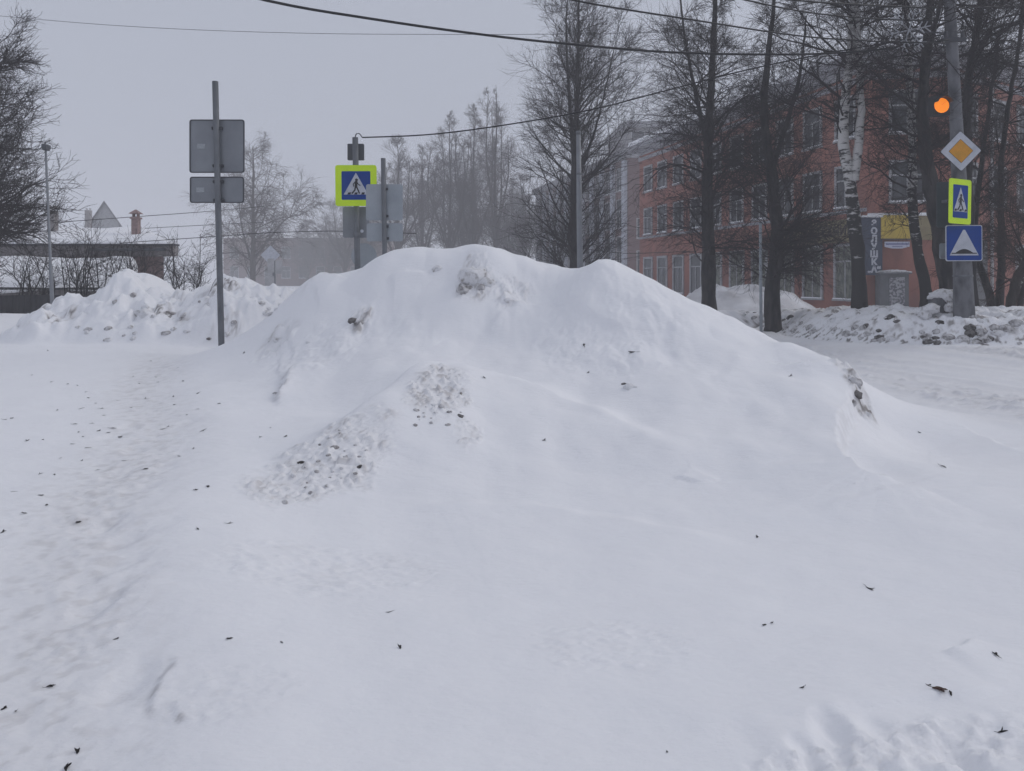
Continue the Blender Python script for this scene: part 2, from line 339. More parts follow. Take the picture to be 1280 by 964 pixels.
def pick(px, py, y0=2.0, y1=30.0, fn=None):
    Y = np.linspace(y0, y1, 3000); X = (px-CX)/F*Y; Z = EYE-(py-HY)/F*Y
    S = tps(X, Y) if fn is None else fn(X, Y)
    k = np.nonzero(S >= Z)[0]; i = k[0] if len(k) else -1
    return np.array([X[i], Y[i], S[i]])

_ft = [pick(px, py, 8, 30)[:2] for px, py in ((1280,433),(1200,432),(1100,430),(1045,427),(985,421),(955,411))]
FOOT = [(17,13.4),(12.5,13.9)] + [tuple(p) for p in _ft] + [(_ft[-1][0]-1.5, _ft[-1][1]+6)]
BANK = FOOT + [(FOOT[-1][0]+2.6, FOOT[-1][1]+.8),(9.8,26.5),(11.5,23),(13.5,20),(18,18.8)]
NF = len(FOOT)
ROAD = [(18,3.6),(12,4.2),(7,5.4),(5.5,6.6),(4.95,7.9),(4.5,9.4),(4.85,12),(4.6,16),(3.8,22),(2,30),(-6,60),(-18,110),(-12,110),(-1,60)] + [(x-0.05, y) for x, y in FOOT[::-1]] + [(18,13.9)]
FEATS = []
def soft_line(P):
    P = np.asarray(P, float); n = len(P); m = (n-1)*5+1; t = np.linspace(0, n-1, m); i = np.clip(t.astype(int), 0, n-2); f = (t-i)[:, None]
    a = P[np.clip(i-1, 0, n-1)]; b = P[i]; c = P[i+1]; d = P[np.clip(i+2, 0, n-1)]
    return [tuple(q) for q in 0.5*(2*b+(c-a)*f+(2*a-5*b+4*c-d)*f**2+(3*b-a-3*c+d)*f**3)]
def ridge(pts, amp, wb, wf, wob=0.04):
    P = soft_line([pick(*q)[:2] for q in pts]); xs_ = [p[0] for p in P]; ys_ = [p[1] for p in P]; pad = max(wb, wf)*3
    L = sum(math.dist(P[i], P[i+1]) for i in range(len(P)-1))
    def f(X, Y, H, D):
        k = (X > min(xs_)-pad) & (X < max(xs_)+pad) & (Y > min(ys_)-pad) & (Y < max(ys_)+pad)
        x = X[k]+wob*fbm(X[k]*2, Y[k]*2, 81, 2); y = Y[k]+wob*fbm(X[k]*2, Y[k]*2, 82, 2)
        best = np.full(x.shape, 1e9); sg = np.zeros(x.shape); al = np.zeros(x.shape); acc = 0
        for i in range(len(P)-1):
            (x0, y0), (x1, y1) = P[i], P[i+1]; dx, dy = x1-x0, y1-y0; l2 = dx*dx+dy*dy+1e-12; l = math.sqrt(l2)
            t = np.clip(((x-x0)*dx+(y-y0)*dy)/l2, 0, 1); q = np.hypot(x-x0-t*dx, y-y0-t*dy); m = q < best
            best[m] = q[m]; sg[m] = np.sign((dx*(y-y0)-dy*(x-x0))[m]); al[m] = (acc+t[m]*l)/L; acc += l
        sd = best*sg; tap = sst(al, 0, 0.3)*(1-sst(al, 0.7, 1))
        H[k] += amp*tap*np.where(sd > 0, np.exp(-(sd/wb)**2), np.exp(-(sd/wf)**2))
    FEATS.append(f)
def local(cx, cy, r):
    def sel(X, Y): return (np.abs(X-cx) < r) & (np.abs(Y-cy) < r)
    return sel
def rough(px, py, rx, ry, rot, amp, scale, dirt_shade, seed, thr=0.05, stretch=1.0, chunk=False):
    p = pick(px, py); cx, cy = p[0], p[1]; ca, sa = math.cos(R(rot)), math.sin(R(rot)); rr = max(rx, ry)*2.3
    def f(X, Y, H, D):
        k = (np.abs(X-cx) < rr) & (np.abs(Y-cy) < rr)
        x = X[k]-cx; y = Y[k]-cy; u = (x*ca+y*sa)/rx; v = (-x*sa+y*ca)/ry
        e = u*u+v*v + 0.5*fbm(X[k]*3, Y[k]*3, seed+9, 3)
        w = 1-sst(e, 0.45, 1.5)
        n = np.abs(fbm(X[k]*scale, Y[k]*scale*stretch, seed, 4, 0.6))
        H[k] += w*amp*((n-0.25) if not chunk else 1.5*np.clip(n-0.22, 0, 1))
        s = sst(fbm(X[k]*scale*0.8, Y[k]*scale*0.8, seed+3, 3, 0.6), thr, thr+0.35)
        D[k] += w*dirt_shade*(0.22+0.78*s*sst(n, 0.06, 0.3))
    FEATS.append(f)
def lip(pts, amp, w1, w2, side=1, dirt_shade=0):
    P = soft_line([pick(*q)[:2] for q in pts])
    xs = [p[0] for p in P]; ys = [p[1] for p in P]; pad = w2*4+0.2
    L = sum(math.dist(P[i], P[i+1]) for i in range(len(P)-1))
    def f(X, Y, H, D):
        k = (X > min(xs)-pad) & (X < max(xs)+pad) & (Y > min(ys)-pad) & (Y < max(ys)+pad)
        x = X[k] + 0.03*fbm(X[k]*3, Y[k]*3, 91, 2); y = Y[k] + 0.03*fbm(X[k]*3, Y[k]*3, 92, 2)
        best = np.full(x.shape, 1e9); sg = np.zeros(x.shape); al = np.zeros(x.shape); acc = 0
        for i in range(len(P)-1):
            (x0, y0), (x1, y1) = P[i], P[i+1]; dx, dy = x1-x0, y1-y0; l2 = dx*dx+dy*dy+1e-12; l = math.sqrt(l2)
            t = np.clip(((x-x0)*dx+(y-y0)*dy)/l2, 0, 1); q = np.hypot(x-x0-t*dx, y-y0-t*dy)
            c = (dx*(y-y0)-dy*(x-x0))*side; m = q < best
            best[m] = q[m]; sg[m] = np.sign(c[m]); al[m] = (acc+t[m]*l)/L; acc += l
        sd = best*sg; tap = sst(al, 0, 0.25)*(1-sst(al, 0.75, 1))
        H[k] += amp*tap*sst(sd, -w1, w1)*np.exp(-np.clip(sd, 0, 9)/w2)*(1-sst(sd, w2*.9, w2*2.2))
        if dirt_shade: D[k] += dirt_shade*tap*np.exp(-(sd/(w1*1.6))**2)*sst(fbm(X[k]*14, Y[k]*14, 95, 2), -0.3, 0.3)  # dark line along the lip: edge shade painted into the colour, plus some dirt
    FEATS.append(f)
def bumpf(px, py, rx, ry, amp, rot=0, power=2):
    p = pick(px, py); cx, cy = p[0], p[1]; ca, sa = math.cos(R(rot)), math.sin(R(rot)); rr = max(rx, ry)*3
    def f(X, Y, H, D):
        k = (np.abs(X-cx) < rr) & (np.abs(Y-cy) < rr); x = X[k]-cx; y = Y[k]-cy
        u = (x*ca+y*sa)/rx; v = (-x*sa+y*ca)/ry
        H[k] += amp*np.exp(-(u*u+v*v)**(power/2))
    FEATS.append(f)

rough(405, 585, 0.42, 0.72, -22, 0.034, 7.5, 0.40, 101, 0.2, 1.6, True)
rough(548, 512, 0.27, 0.55, -8, 0.04, 7.0, 0.45, 111, 0.15, 1.6, True)
rough(585, 556, 0.12, 0.24, 0, 0.02, 9.0, 0.25, 121, 0.15, 1.6, True)
rough(390, 712, 0.6, 0.34, 0, 0.017, 4.5, 0.07, 131, 0.3, 2.2)
rough(765, 808, 0.34, 0.24, 0, 0.010, 7.0, 0.04, 141, 0.3, 2.2)
rough(150, 600, 0.25, 1.1, 10, 0.014, 8.0, 0.10, 151, 0.2)
rough(110, 780, 0.22, 0.4, 0, 0.010, 9.0, 0.06, 161, 0.2)
rough(290, 870, 0.26, 0.2, 0, 0.010, 8.0, 0.08, 171, 0.3)
rough(1190, 925, 0.50, 0.14, 15, 0.030, 8.0, 0.05, 181, 0.4)
rough(1050, 950, 0.35, 0.08, 10, 0.025, 9.0, 0.04, 191, 0.4)
rough(592, 352, 0.24, 0.36, 0, 0.06, 5.0, 0.55, 201, 0.15)
rough(450, 402, 0.14, 0.2, 0, 0.09, 5.0, 0.6, 211, 0.1)
rough(1066, 489, 0.13, 0.4, 0, 0.06, 6.0, 0.75, 221, 0.0)
rough(640, 372, 0.25, 0.25, 0, 0.06, 4.0, 0.2, 231, 0.2)
rough(345, 430, 0.25, 0.4, 0, 0.07, 4.0, 0.25, 241, 0.2)
rough(400, 440, 0.6, 0.6, 0, 0.03, 3.0, 0.05, 251, 0.3)
rough(760, 400, 0.8, 0.9, 0, 0.035, 2.0, 0.0, 261, 0.3)
bumpf(606, 322, 0.27, 0.3, 0.03)
bumpf(450, 395, 0.16, 0.2, 0.09)
bumpf(520, 488, 0.25, 0.3, 0.07)
lip([(868,486),(892,478),(912,462),(926,440),(930,420)], 0.025, 0.09, 0.5, -1)
bumpf(1095, 578, 0.26, 0.36, -0.09)
lip([(1062,588),(1078,600),(1100,607),(1128,605)], 0.07, 0.014, 0.4, -1, 0.45)
lip([(342,510),(348,492),(356,478),(372,455)], 0.09, 0.03, 0.3, -1, 0.45)
lip([(372,380),(384,362),(402,352),(438,345)], 0.10, 0.04, 0.35, -1, 0.25)  # overhanging chunk edge, its shaded underside painted in as a dark line
lip([(338,428),(344,415),(352,408)], 0.08, 0.03, 0.2, -1, 0.4)
lip([(622,386),(632,376),(645,370)], 0.06, 0.03, 0.25, -1, 0.35)
lip([(690,372),(720,390),(760,408),(800,412)], 0.06, 0.05, 0.4, 1)
lip([(480,350),(500,342),(540,340)], 0.06, 0.05, 0.3, -1)
lip([(1150,511),(1200,534),(1285,566)], 0.05, 0.05, 0.35, -1)
lip([(1170,822),(1195,815),(1215,796)], 0.03, 0.02, 0.2, -1)
lip([(480,640),(600,632),(720,640),(860,668),(960,690)], 0.045, 0.10, 0.7, -1)
lip([(1290,612),(1200,612),(1120,622),(1000,640)], 0.035, 0.06, 0.6, 1)
lip([(840,600),(870,606),(900,600)], 0.025, 0.02, 0.2, 1)
lip([(590,420),(660,390),(740,400)], 0.04, 0.06, 0.5, -1)
lip([(184,905),(187,888),(190,868),(197,852),(207,838),(212,818)], 0.016, 0.012, 0.16, -1, 0.35)
lip([(218,910),(216,895),(222,880)], 0.014, 0.012, 0.12, -1, 0.4)
ridge([(330,612),(400,566),(470,522),(530,482),(600,482),(690,508),(770,548),(850,582),(930,600)], 0.18, 0.24, 0.8)
ridge([(385,352),(372,385),(350,425),(335,470)], 0.10, 0.5, 0.3)
ridge([(830,372),(880,420),(900,455),(890,490)], 0.045, 0.35, 0.5)
ridge([(560,345),(590,380),(640,400),(720,405)], 0.07, 0.3, 0.4)
ridge([(940,418),(1000,445),(1045,470),(1058,500)], 0.10, 0.3, 0.5)
lip([(1056,467),(1076,487),(1072,510),(1058,540),(1054,570),(1068,596),(1095,606),(1128,605)][::-1], 0.17, 0.045, 0.7, 1, 0.12)
lip([(940,900),(1050,893),(1150,880),(1280,860)], 0.02, 0.03, 0.3, 1)
lip([(960,958),(1060,935),(1130,930)], 0.03, 0.02, 0.2, 1)
for i in range(16):                                             # old boot marks, half blown over
    bumpf(random.uniform(1000, 1290), random.uniform(900, 985), random.uniform(.04, .07), random.uniform(.07, .11), random.uniform(-.028, -.012), random.uniform(-30, 30), 4)
for i in range(22):
    py = random.uniform(520, 900); bumpf(190-0.16*(py-500)+random.uniform(-50, 50), py, .09, .15, random.uniform(-.02, -.008), random.uniform(-25, 25), 4)
for i in range(14):
    bumpf(random.uniform(640, 900), random.uniform(600, 800), random.uniform(.1, .35), random.uniform(.1, .3), random.uniform(-.008, .012), random.uniform(-30, 30))

def axis(lo, hi, f, far):
    a = [0.0]
    while a[-1] < hi: a.append(a[-1]+f(a[-1]))
    b = [0.0]
    while b[-1] > lo: b.append(b[-1]-f(b[-1]))
    a = np.array(b[::-1][:-1] + a)
    st = 0.4; up = [a[-1]]; dn = [a[0]]
    while up[-1] < far: up.append(up[-1]+st); dn.append(dn[-1]-st); st *= 1.3
    return np.concatenate([dn[:0:-1], a, up[1:]])
xs = axis(-16, 16, lambda v: 0.011+0.0030*abs(v), 620)
ys = axis(-1.0, 24, lambda v: 0.0045+0.0030*abs(v) if v > 1.6 else 0.06, 620)
GX, GY = np.meshgrid(xs, ys)
GH, GD = surf(GX, GY)
ny, nx = GX.shape
gy_, gx_ = np.gradient(GH, ys, xs)
GN = np.stack([-gx_, -gy_, np.ones_like(GH)], -1); GN /= np.linalg.norm(GN, axis=-1, keepdims=True)

def hgt(X, Y):
    X = np.asarray(X, float); Y = np.asarray(Y, float)
    i = np.clip(np.searchsorted(xs, X)-1, 0, nx-2); j = np.clip(np.searchsorted(ys, Y)-1, 0, ny-2)
    u = np.clip((X-xs[i])/(xs[i+1]-xs[i]), 0, 1); v = np.clip((Y-ys[j])/(ys[j+1]-ys[j]), 0, 1)
    return (GH[j,i]*(1-u)+GH[j,i+1]*u)*(1-v) + (GH[j+1,i]*(1-u)+GH[j+1,i+1]*u)*v
def spot(px, py, y0=2.0, y1=30): return pick(px, py, y0, y1, hgt)

def grid_obj(name, fmask, Z, kind=None):
    J, I = np.nonzero(fmask); v00 = J*nx+I
    idx = np.stack([v00, v00+1, v00+nx+1, v00+nx], 1).ravel()
    u, inv = np.unique(idx, return_inverse=True)
    V = np.stack([GX.ravel()[u], GY.ravel()[u], Z.ravel()[u]], 1)
    o = mesh_obj(name, V, inv.astype(np.int32), np.full(len(J), 4), M['snow'], smooth=True)
    a = o.data.attributes.new('dirt_shade', 'FLOAT', 'POINT'); a.data.foreach_set('value', GD.ravel()[u].astype(np.float32))
    o.data.normals_split_custom_set_from_vertices(GN.reshape(-1, 3)[u].tolist())
    if kind: o['kind'] = kind
    return o
fcx = (GX[:-1, :-1]+GX[1:, 1:])/2; fcy = (GY[:-1, :-1]+GY[1:, 1:])/2
near_f = (np.abs(fcx) < 21) & (fcy < 33) & (fcy > 0)
wobx = fcx + 0.12*pn(fcx*1.5, fcy*1.5, 301)
mk_m = near_f & in_poly(wobx, fcy, MOUND)
mk_p = near_f & in_poly(wobx, fcy, PILE) & ~mk_m
mk_b = near_f & in_poly(fcx, fcy, BANK)
mk_r = in_poly(fcx, fcy, ROAD) & ~mk_m & ~mk_b & ~mk_p
def sunk(mask_any):
    """ground runs on below the heaps: vertices wholly inside a heap drop to the old ground level"""
    Z = GH.copy()
    inside = np.zeros(GH.shape, bool)
    inside[1:-1, 1:-1] = mask_any[:-1, :-1] & mask_any[1:, :-1] & mask_any[:-1, 1:] & mask_any[1:, 1:]
    low = np.minimum(GH-0.12, np.clip(0.045*(GY-3), -0.2, 0.4))
    Z[inside] = low[inside]
    return Z
heap = mk_m | mk_p | mk_b
ZG = sunk(heap)
ground = grid_obj('snowy_ground', ~mk_r, ZG, 'structure')
road = grid_obj('snowy_road', mk_r, GH, 'structure')
def tag(o, label, cat, group=None):
    o['label'] = label; o['category'] = cat
    if group: o['group'] = group
mound = grid_obj('snow_mound', mk_m, GH); tag(mound, 'huge smooth wind-blown snow mound filling the middle, higher than the road signs beside it stand deep', 'snow mound')
mound['label'] = 'huge smooth ploughed snow mound with a few dirty patches, filling the middle'
pile = grid_obj('snow_pile', mk_p, GH); tag(pile, 'lumpy grey-speckled snow pile with a blocky top behind the bare steel sign post', 'snow pile')
bank = grid_obj('snow_bank', mk_b, GH); tag(bank, 'long low snow bank of dirty clods along the far kerb beneath the trees', 'snow bank')

# ------------------------------------------------------------------ clods
import bmesh
def clod_mesh(seed, n=3):
    bm = bmesh.new(); bmesh.ops.create_icosphere(bm, subdivisions=n, radius=1)
    V = np.array([v.co[:] for v in bm.verts]); F_ = [[v.index for v in f.verts] for f in bm.faces]; bm.free()
    s = seed*3.7
    d = 1 + 0.30*fbm(V[:,0]*1.1+s, V[:,1]*1.1+V[:,2]*0.9, seed, 3, 0.6) + 0.22*np.abs(fbm(V[:,2]*1.7-s, V[:,0]*1.7+V[:,1], seed+5, 3, 0.6))
    V = V*d[:, None]; V[:, 2] *= 0.75
    return V, F_
CLODS = [clod_mesh(k) for k in range(6)]
def clod(p, r, parent, mat, name='snow_clod', k=None):
    V, F_ = CLODS[random.randrange(6) if k is None else k]; a = random.uniform(0, 6.28)
    Rm = np.array([[math.cos(a), -math.sin(a), 0], [math.sin(a), math.cos(a), 0], [0, 0, 1]])
    W_ = (V*np.array([1, random.uniform(.7, 1), random.uniform(.7, 1.1)])) @ Rm.T * r + np.asarray(p)
    return mesh_obj(name, W_, [i for f in F_ for i in f], [3]*len(F_), mat, parent, smooth=True)
for px, py, r, mt in ((450,403,.085,'clod'),(441,400,.06,'clod_dark'),(590,342,.19,'clod_pale'),(580,360,.13,'clod'),(606,352,.14,'clod_pale'),(600,357,.08,'clod'),(548,335,.09,'clod_pale'),(636,375,.07,'clod_pale'),
                      (789,483,.085,'clod_pale'),(780,480,.035,'clod_dark'),(1068,478,.07,'clod'),(1070,492,.06,'clod_dark'),(1066,503,.045,'clod'),(347,423,.07,'clod_pale'),(345,492,.04,'clod'),(385,428,.035,'clod_pale'),
                      (376,578,.03,'clod_dark'),(418,560,.035,'clod'),(432,572,.03,'clod'),(450,583,.028,'clod_dark'),(520,512,.03,'clod'),(552,508,.035,'clod'),(575,520,.03,'clod_dark'),(560,532,.03,'clod'),(355,628,.025,'clod')):
    p = spot(px, py); clod(p - np.array([0, -r*0.2, r*0.35]), r, mound, M[mt])
for (cx, cy, rx, ry, n) in ((408, 582, 50, 40, 24), (550, 512, 34, 28, 16)):
    for i in range(n):
        a = random.uniform(0, 6.28); q = math.sqrt(random.random()); p = spot(cx+rx*q*math.cos(a), cy+ry*q*math.sin(a)-.35*rx*q*math.cos(a))
        rr_ = random.uniform(.009, .02); clod(p-np.array([0, 0, rr_*.25]), rr_, mound, M[random.choice(['clod', 'clod_pale'])])
for i in range(34):
    px = random.uniform(85, 350); base = np.interp(px, [60,160,200,300,370], [420,350,365,352,370])
    p = spot(px, random.uniform(base+14, 425), 11, 20); r = random.uniform(.03, .10)
    clod(p-np.array([0, 0, r*.45]), r, pile, M[random.choice(['clod_pale', 'clod_pale', 'clod_pale', 'clod'])])
for i in range(78):
    t = random.random(); k = random.random()
    px = 930+350*t; base = np.interp(px, [930,985,1040,1100,1280], [398,412,420,427,432])
    py = base - abs(random.gauss(0, 6)) if k < .62 else random.uniform(base-34, base-6)
    p = spot(px, py, 11, 30); r = random.uniform(.05, .13) if k < .62 else random.uniform(.05, .15)
    clod(p-np.array([0, 0, r*.3]), r, bank, M[random.choice(['clod', 'clod_dark', 'clod', 'clod_pale'])])

# the hazy heap by the shop wall
def heap_obj(name, cx, cy, rx, ry, h, seed, label, cat, z0=0.3):
    n = 90; a = np.linspace(-1, 1, n); U, V_ = np.meshgrid(a, a); rr = np.hypot(U, V_)
    X = cx+U*rx; Y = cy+V_*ry
    Z = z0 - 0.25 + (h+0.25)*np.cos(np.clip(rr, 0, 1)*math.pi/2)**1.1*(1+0.25*fbm(X*0.7, Y*0.7, seed, 3)) + 0.05*np.abs(fbm(X*3, Y*3, seed+4, 3))*(rr < .95)
    J, I = np.nonzero(np.ones((n-1, n-1))); v = J*n+I
    o = mesh_obj(name, np.stack([X.ravel(), Y.ravel(), Z.ravel()], 1), np.stack([v, v+1, v+n+1, v+n], 1).ravel(), np.full(len(v), 4), M['snow'], smooth=True)
    at2 = o.data.attributes.new('dirt_shade', 'FLOAT', 'POINT')
    at2.data.foreach_set('value', np.clip(0.25+0.25*fbm(X*1.2, Y*1.2, seed+8, 3), 0, 1).ravel().astype(np.float32))
    tag(o, label, cat); return o
heap_obj('snow_heap', at(925, 0, 31)[0], 31, 3.6, 3.0, 1.0, 401, 'rounded grey snow heap against the foot of the salmon building behind two dark trees', 'snow heap', 0.4)

# ------------------------------------------------------------------ trees
def level(pp, pr, n_per, t0, t1, length, ang, up, wig, m, rk, rmin, flat=0.0, tp=1.0):
    """children of polylines pp [N,k,3]; returns pts [N*n,m,3], rad"""
    N, k, _ = pp.shape
    t = t0 + (t1-t0)*RNG.random((N, n_per))**tp; f = t*(k-1); i = np.clip(f.astype(int), 0, k-2); w = (f-i)[..., None]
    ii = np.arange(N)[:, None]
    P = pp[ii, i]*(1-w)+pp[ii, i+1]*w; T = pp[ii, i+1]-pp[ii, i]; T /= np.linalg.norm(T, axis=-1, keepdims=True)+1e-9
    rp = pr[ii, i]*(1-w[..., 0])+pr[ii, i+1]*w[..., 0]
    rv = RNG.normal(size=P.shape); rv[..., 2] *= (1-flat)
    side = rv-(rv*T).sum(-1, keepdims=True)*T; side /= np.linalg.norm(side, axis=-1, keepdims=True)+1e-9
    a = np.radians(ang[0]+(ang[1]-ang[0])*RNG.random(t.shape))[..., None]
    d = T*np.cos(a)+side*np.sin(a)
    Ln = length(t, P) if callable(length) else length*np.ones(t.shape)
    Ln = Ln*(0.6+0.8*RNG.random(t.shape))
    P = P.reshape(-1, 3); d = d.reshape(-1, 3); Ln = Ln.reshape(-1); rp = rp.reshape(-1)
    pts = np.empty((len(P), m, 3)); pts[:, 0] = P; st = (Ln/(m-1))[:, None]
    for j in range(1, m):
        d = d + RNG.normal(size=d.shape)*wig + np.array([0, 0, up]); d /= np.linalg.norm(d, axis=1)[:, None]
        pts[:, j] = pts[:, j-1]+d*st
    r0 = np.maximum(np.minimum(rp*rk, 0.015*Ln+0.004)*(0.6+0.5*RNG.random(rp.shape)), rmin)
    rad = np.maximum(r0[:, None]*np.linspace(1, 0.25, m)[None], rmin*0.7)
    return pts, rad

def tubes(groups):
    """list of (pts[N,m,3], rad[N,m], sides) -> V, idx, tot"""
    Vs, Is = [], []; off = 0
    for pts, rad, k in groups:
        N, m, _ = pts.shape
        T = np.gradient(pts, axis=1); T /= np.linalg.norm(T, axis=-1, keepdims=True)+1e-9
        mean = T.mean(1); ref = np.where(np.abs(mean[:, 2:3]) < 0.8, np.array([[0, 0, 1.0]]), np.array([[1.0, 0, 0]]))[:, None]
        A = np.cross(T, ref); A /= np.linalg.norm(A, axis=-1, keepdims=True)+1e-9; B = np.cross(T, A)
        th = 2*math.pi*np.arange(k)/k
        V = pts[:, :, None]+rad[:, :, None, None]*(np.cos(th)[None, None, :, None]*A[:, :, None]+np.sin(th)[None, None, :, None]*B[:, :, None])
        base = off+np.arange(N)[:, None, None]*m*k; i = np.arange(m-1)[None, :, None]*k; j = np.arange(k)[None, None]; jj = (j+1) % k
        q = np.stack([base+i+j, base+i+jj, base+i+k+jj, base+i+k+j], -1).reshape(-1, 4)
        Vs.append(V.reshape(-1, 3)); Is.append(q.ravel()); off += N*m*k
    V = np.concatenate(Vs); I = np.concatenate(Is)
    return V, I, np.full(len(I)//4, 4)

def smooth_path(P, n):
    P = np.asarray(P, float); t = np.linspace(0, len(P)-1, n); i = np.clip(t.astype(int), 0, len(P)-2); f = (t-i)[:, None]
    p0 = P[np.clip(i-1, 0, len(P)-1)]; p1 = P[i]; p2 = P[i+1]; p3 = P[np.clip(i+2, 0, len(P)-1)]
    return 0.5*((2*p1)+(-p0+p2)*f+(2*p0-5*p1+4*p2-p3)*f**2+(-p0+3*p1-3*p2+p3)*f**3)

def tree(name, label, cat, stems, mat, twig, n1, n2, n3, l1, l2, l3, ang1=(40, 70), up1=0.06, up2=0.03, up3=0.02, t0=0.25, wig=0.12, rmin=0.004, group=None, t2=(0.2, 1.0), flat=0.3, tp=1.0, side_n=0.8):
    """stems: list of (path points world, r0, r1). l1(t) length of the limbs against height along the stem"""
    base = stems[0][0][0]
    root = thing(name, label, cat, base, group)
    tr = []; cr = []
    len0 = np.linalg.norm(np.diff(np.array(stems[0][0]), axis=0), axis=1).sum()
    for si, (P, r0, r1) in enumerate(stems):
        ln_ = np.linalg.norm(np.diff(np.array(P), axis=0), axis=1).sum(); nn = n1 if si == 0 else max(6, int(n1*min(1, ln_/len0)*side_n))
        n = 28; p = smooth_path(P, n); p[1:-1] += RNG.normal(size=(n-2, 3))*0.012*min(1, r0*8)
        t = np.linspace(0, 1, n); rad = (r0+(r1-r0)*t**0.9)
        if P is stems[0][0]: rad = rad*(1+0.35*np.exp(-t*30))
        tr.append((p[None], rad[None]*(1+0.05*RNG.normal(size=(1, n))), 12))
        a, ar = level(p[None], rad[None], nn, t0, 1.0, lambda t, P_: l1(t), ang1, up1, wig, 9, 0.42, rmin*2.2, flat, tp)
        cr.append((a, ar, 5)); La = np.linalg.norm(np.diff(a, axis=1), axis=-1).sum(1)[:, None]; La = np.clip(La/La.mean(), .16, 1.5)
        b, br = level(a, ar, n2, t2[0], t2[1], lambda t, P_: l2*(1.2-0.65*t)*La, (25, 60), up2, wig*1.2, 6, 0.6, rmin*1.25, flat)
        cr.append((b, br, 4)); Lb = np.linalg.norm(np.diff(b, axis=1), axis=-1).sum(1)[:, None]; Lb = np.clip(Lb/Lb.mean(), .2, 1.4)
        c, c_r = level(b, br, n3, 0.1, 1.0, lambda t, P_: l3*(1.1-0.4*t)*Lb, (20, 55), up3, wig*1.3, 4, 0.7, rmin, flat*0.5)
        cr.append((c, c_r, 3))
    V, I, T = tubes(tr); mesh_obj('trunk', V, I, T, mat, root, smooth=True)
    V, I, T = tubes(cr); mesh_obj('crown', V, I, T, twig, root, smooth=True)
    return root
def copy_tree(o, loc, rz, sc, label=None):
    c = o.copy(); col.objects.link(c); c.location = tuple(float(v) for v in loc); c.rotation_euler = (0, 0, rz); c.scale = (sc[0], sc[0], sc[1])
    if label: c['label'] = label
    for ch in list(o.children):
        d = ch.copy(); col.objects.link(d); d.parent = c
    return c
def path(*q): return [at(*p) for p in q]

# tall lime behind the mound
def gz(X, Y, dz=-0.15): return np.array([X, Y, float(hgt(X, Y))+dz])
def vert(px, Y, top, lean=0.0, wob=0.15):
    b = gz((px-CX)/F*Y, Y); out = []
    for k in range(6):
        t = k/5; out.append(b+np.array([lean*t+wob*random.uniform(-1, 1)*t*(1-t)*2, wob*random.uniform(-1, 1)*t*(1-t)*2, (top-b[2])*t]))
    return out
P = vert(716, 30, 13.2, 0.25)
f1 = [P[2]+np.array([0.05, 0, 0.3]), P[2]+np.array([.7, .1, 1.8]), P[3]+np.array([1.15, .1, 1.2]), P[4]+np.array([1.6, 0, 1.0])]
f2 = [P[2]+np.array([0, 0, .9]), P[3]+np.array([-.25, .2, .6]), P[4]+np.array([-.45, .2, .8]), P[5]+np.array([-.4, .1, .2])]
def tri(a, pk, b): return lambda t: np.where(t < pk, a[0]+(a[1]-a[0])*t/pk, a[1]+(b-a[1])*(t-pk)/(1-pk))
tree('lime_tree', 'tall bare tree with a full vase-shaped crown rising alone behind the snow mound', 'tree', [(P, .24, .02), (f1, .08, .008), (f2, .1, .01)], M['bark'], M['twig'],
     118, 12, 6, lambda t: 0.8+1.75*(1-t**2.2), 1.15, 0.6, (32, 72), 0.045, 0.04, 0.02, 0.08, 0.13, 0.005, side_n=0.4, tp=1.15)
# two dense dark trees before the salmon building
P = [gz(*at(886, 0, 24)[:2]), at(886, 300, 24), at(884, 220, 24), at(887, 140, 24), at(892, 60, 24), at(894, -20, 24), at(895, -70, 24)]
tree('lime_tree', 'dark bare tree thick with twigs, left one of the two before the salmon wall', 'tree', [(P, .25, .03), ([at(886,190,24), at(868,110,24.2), at(855,40,24.1), at(848,-30,24)], .08, .02)], M['bark'], M['twig'],
     124, 11, 6, lambda t: 0.55+1.5*sst(t, .05, .2)*(1-sst(t, .38, .75)), 1.0, 0.52, (38, 85), 0.015, -0.02, -0.04, 0.12, 0.17, 0.0048, tp=1.35, side_n=0.45)
P = [gz(*at(966, 0, 22)[:2]), at(966, 350, 22), at(972, 290, 22), at(964, 215, 22), at(955, 150, 22), at(958, 90, 22), at(966, 20, 22), at(970, -40, 22)]
tree('lime_tree', 'dark bare twiggy tree beside the thin pale post, left of the white birch', 'tree', [(P, .25, .03), ([at(962,220,22), at(985,150,22), at(1000,90,22.2), at(1008,20,22)], .09, .02)], M['bark'], M['twig'],
     108, 11, 6, lambda t: 0.5+1.3*sst(t, .05, .2)*(1-sst(t, .38, .75)), 0.92, 0.48, (38, 85), 0.015, -0.02, -0.05, 0.14, 0.17, 0.0045, tp=1.35, side_n=0.45)
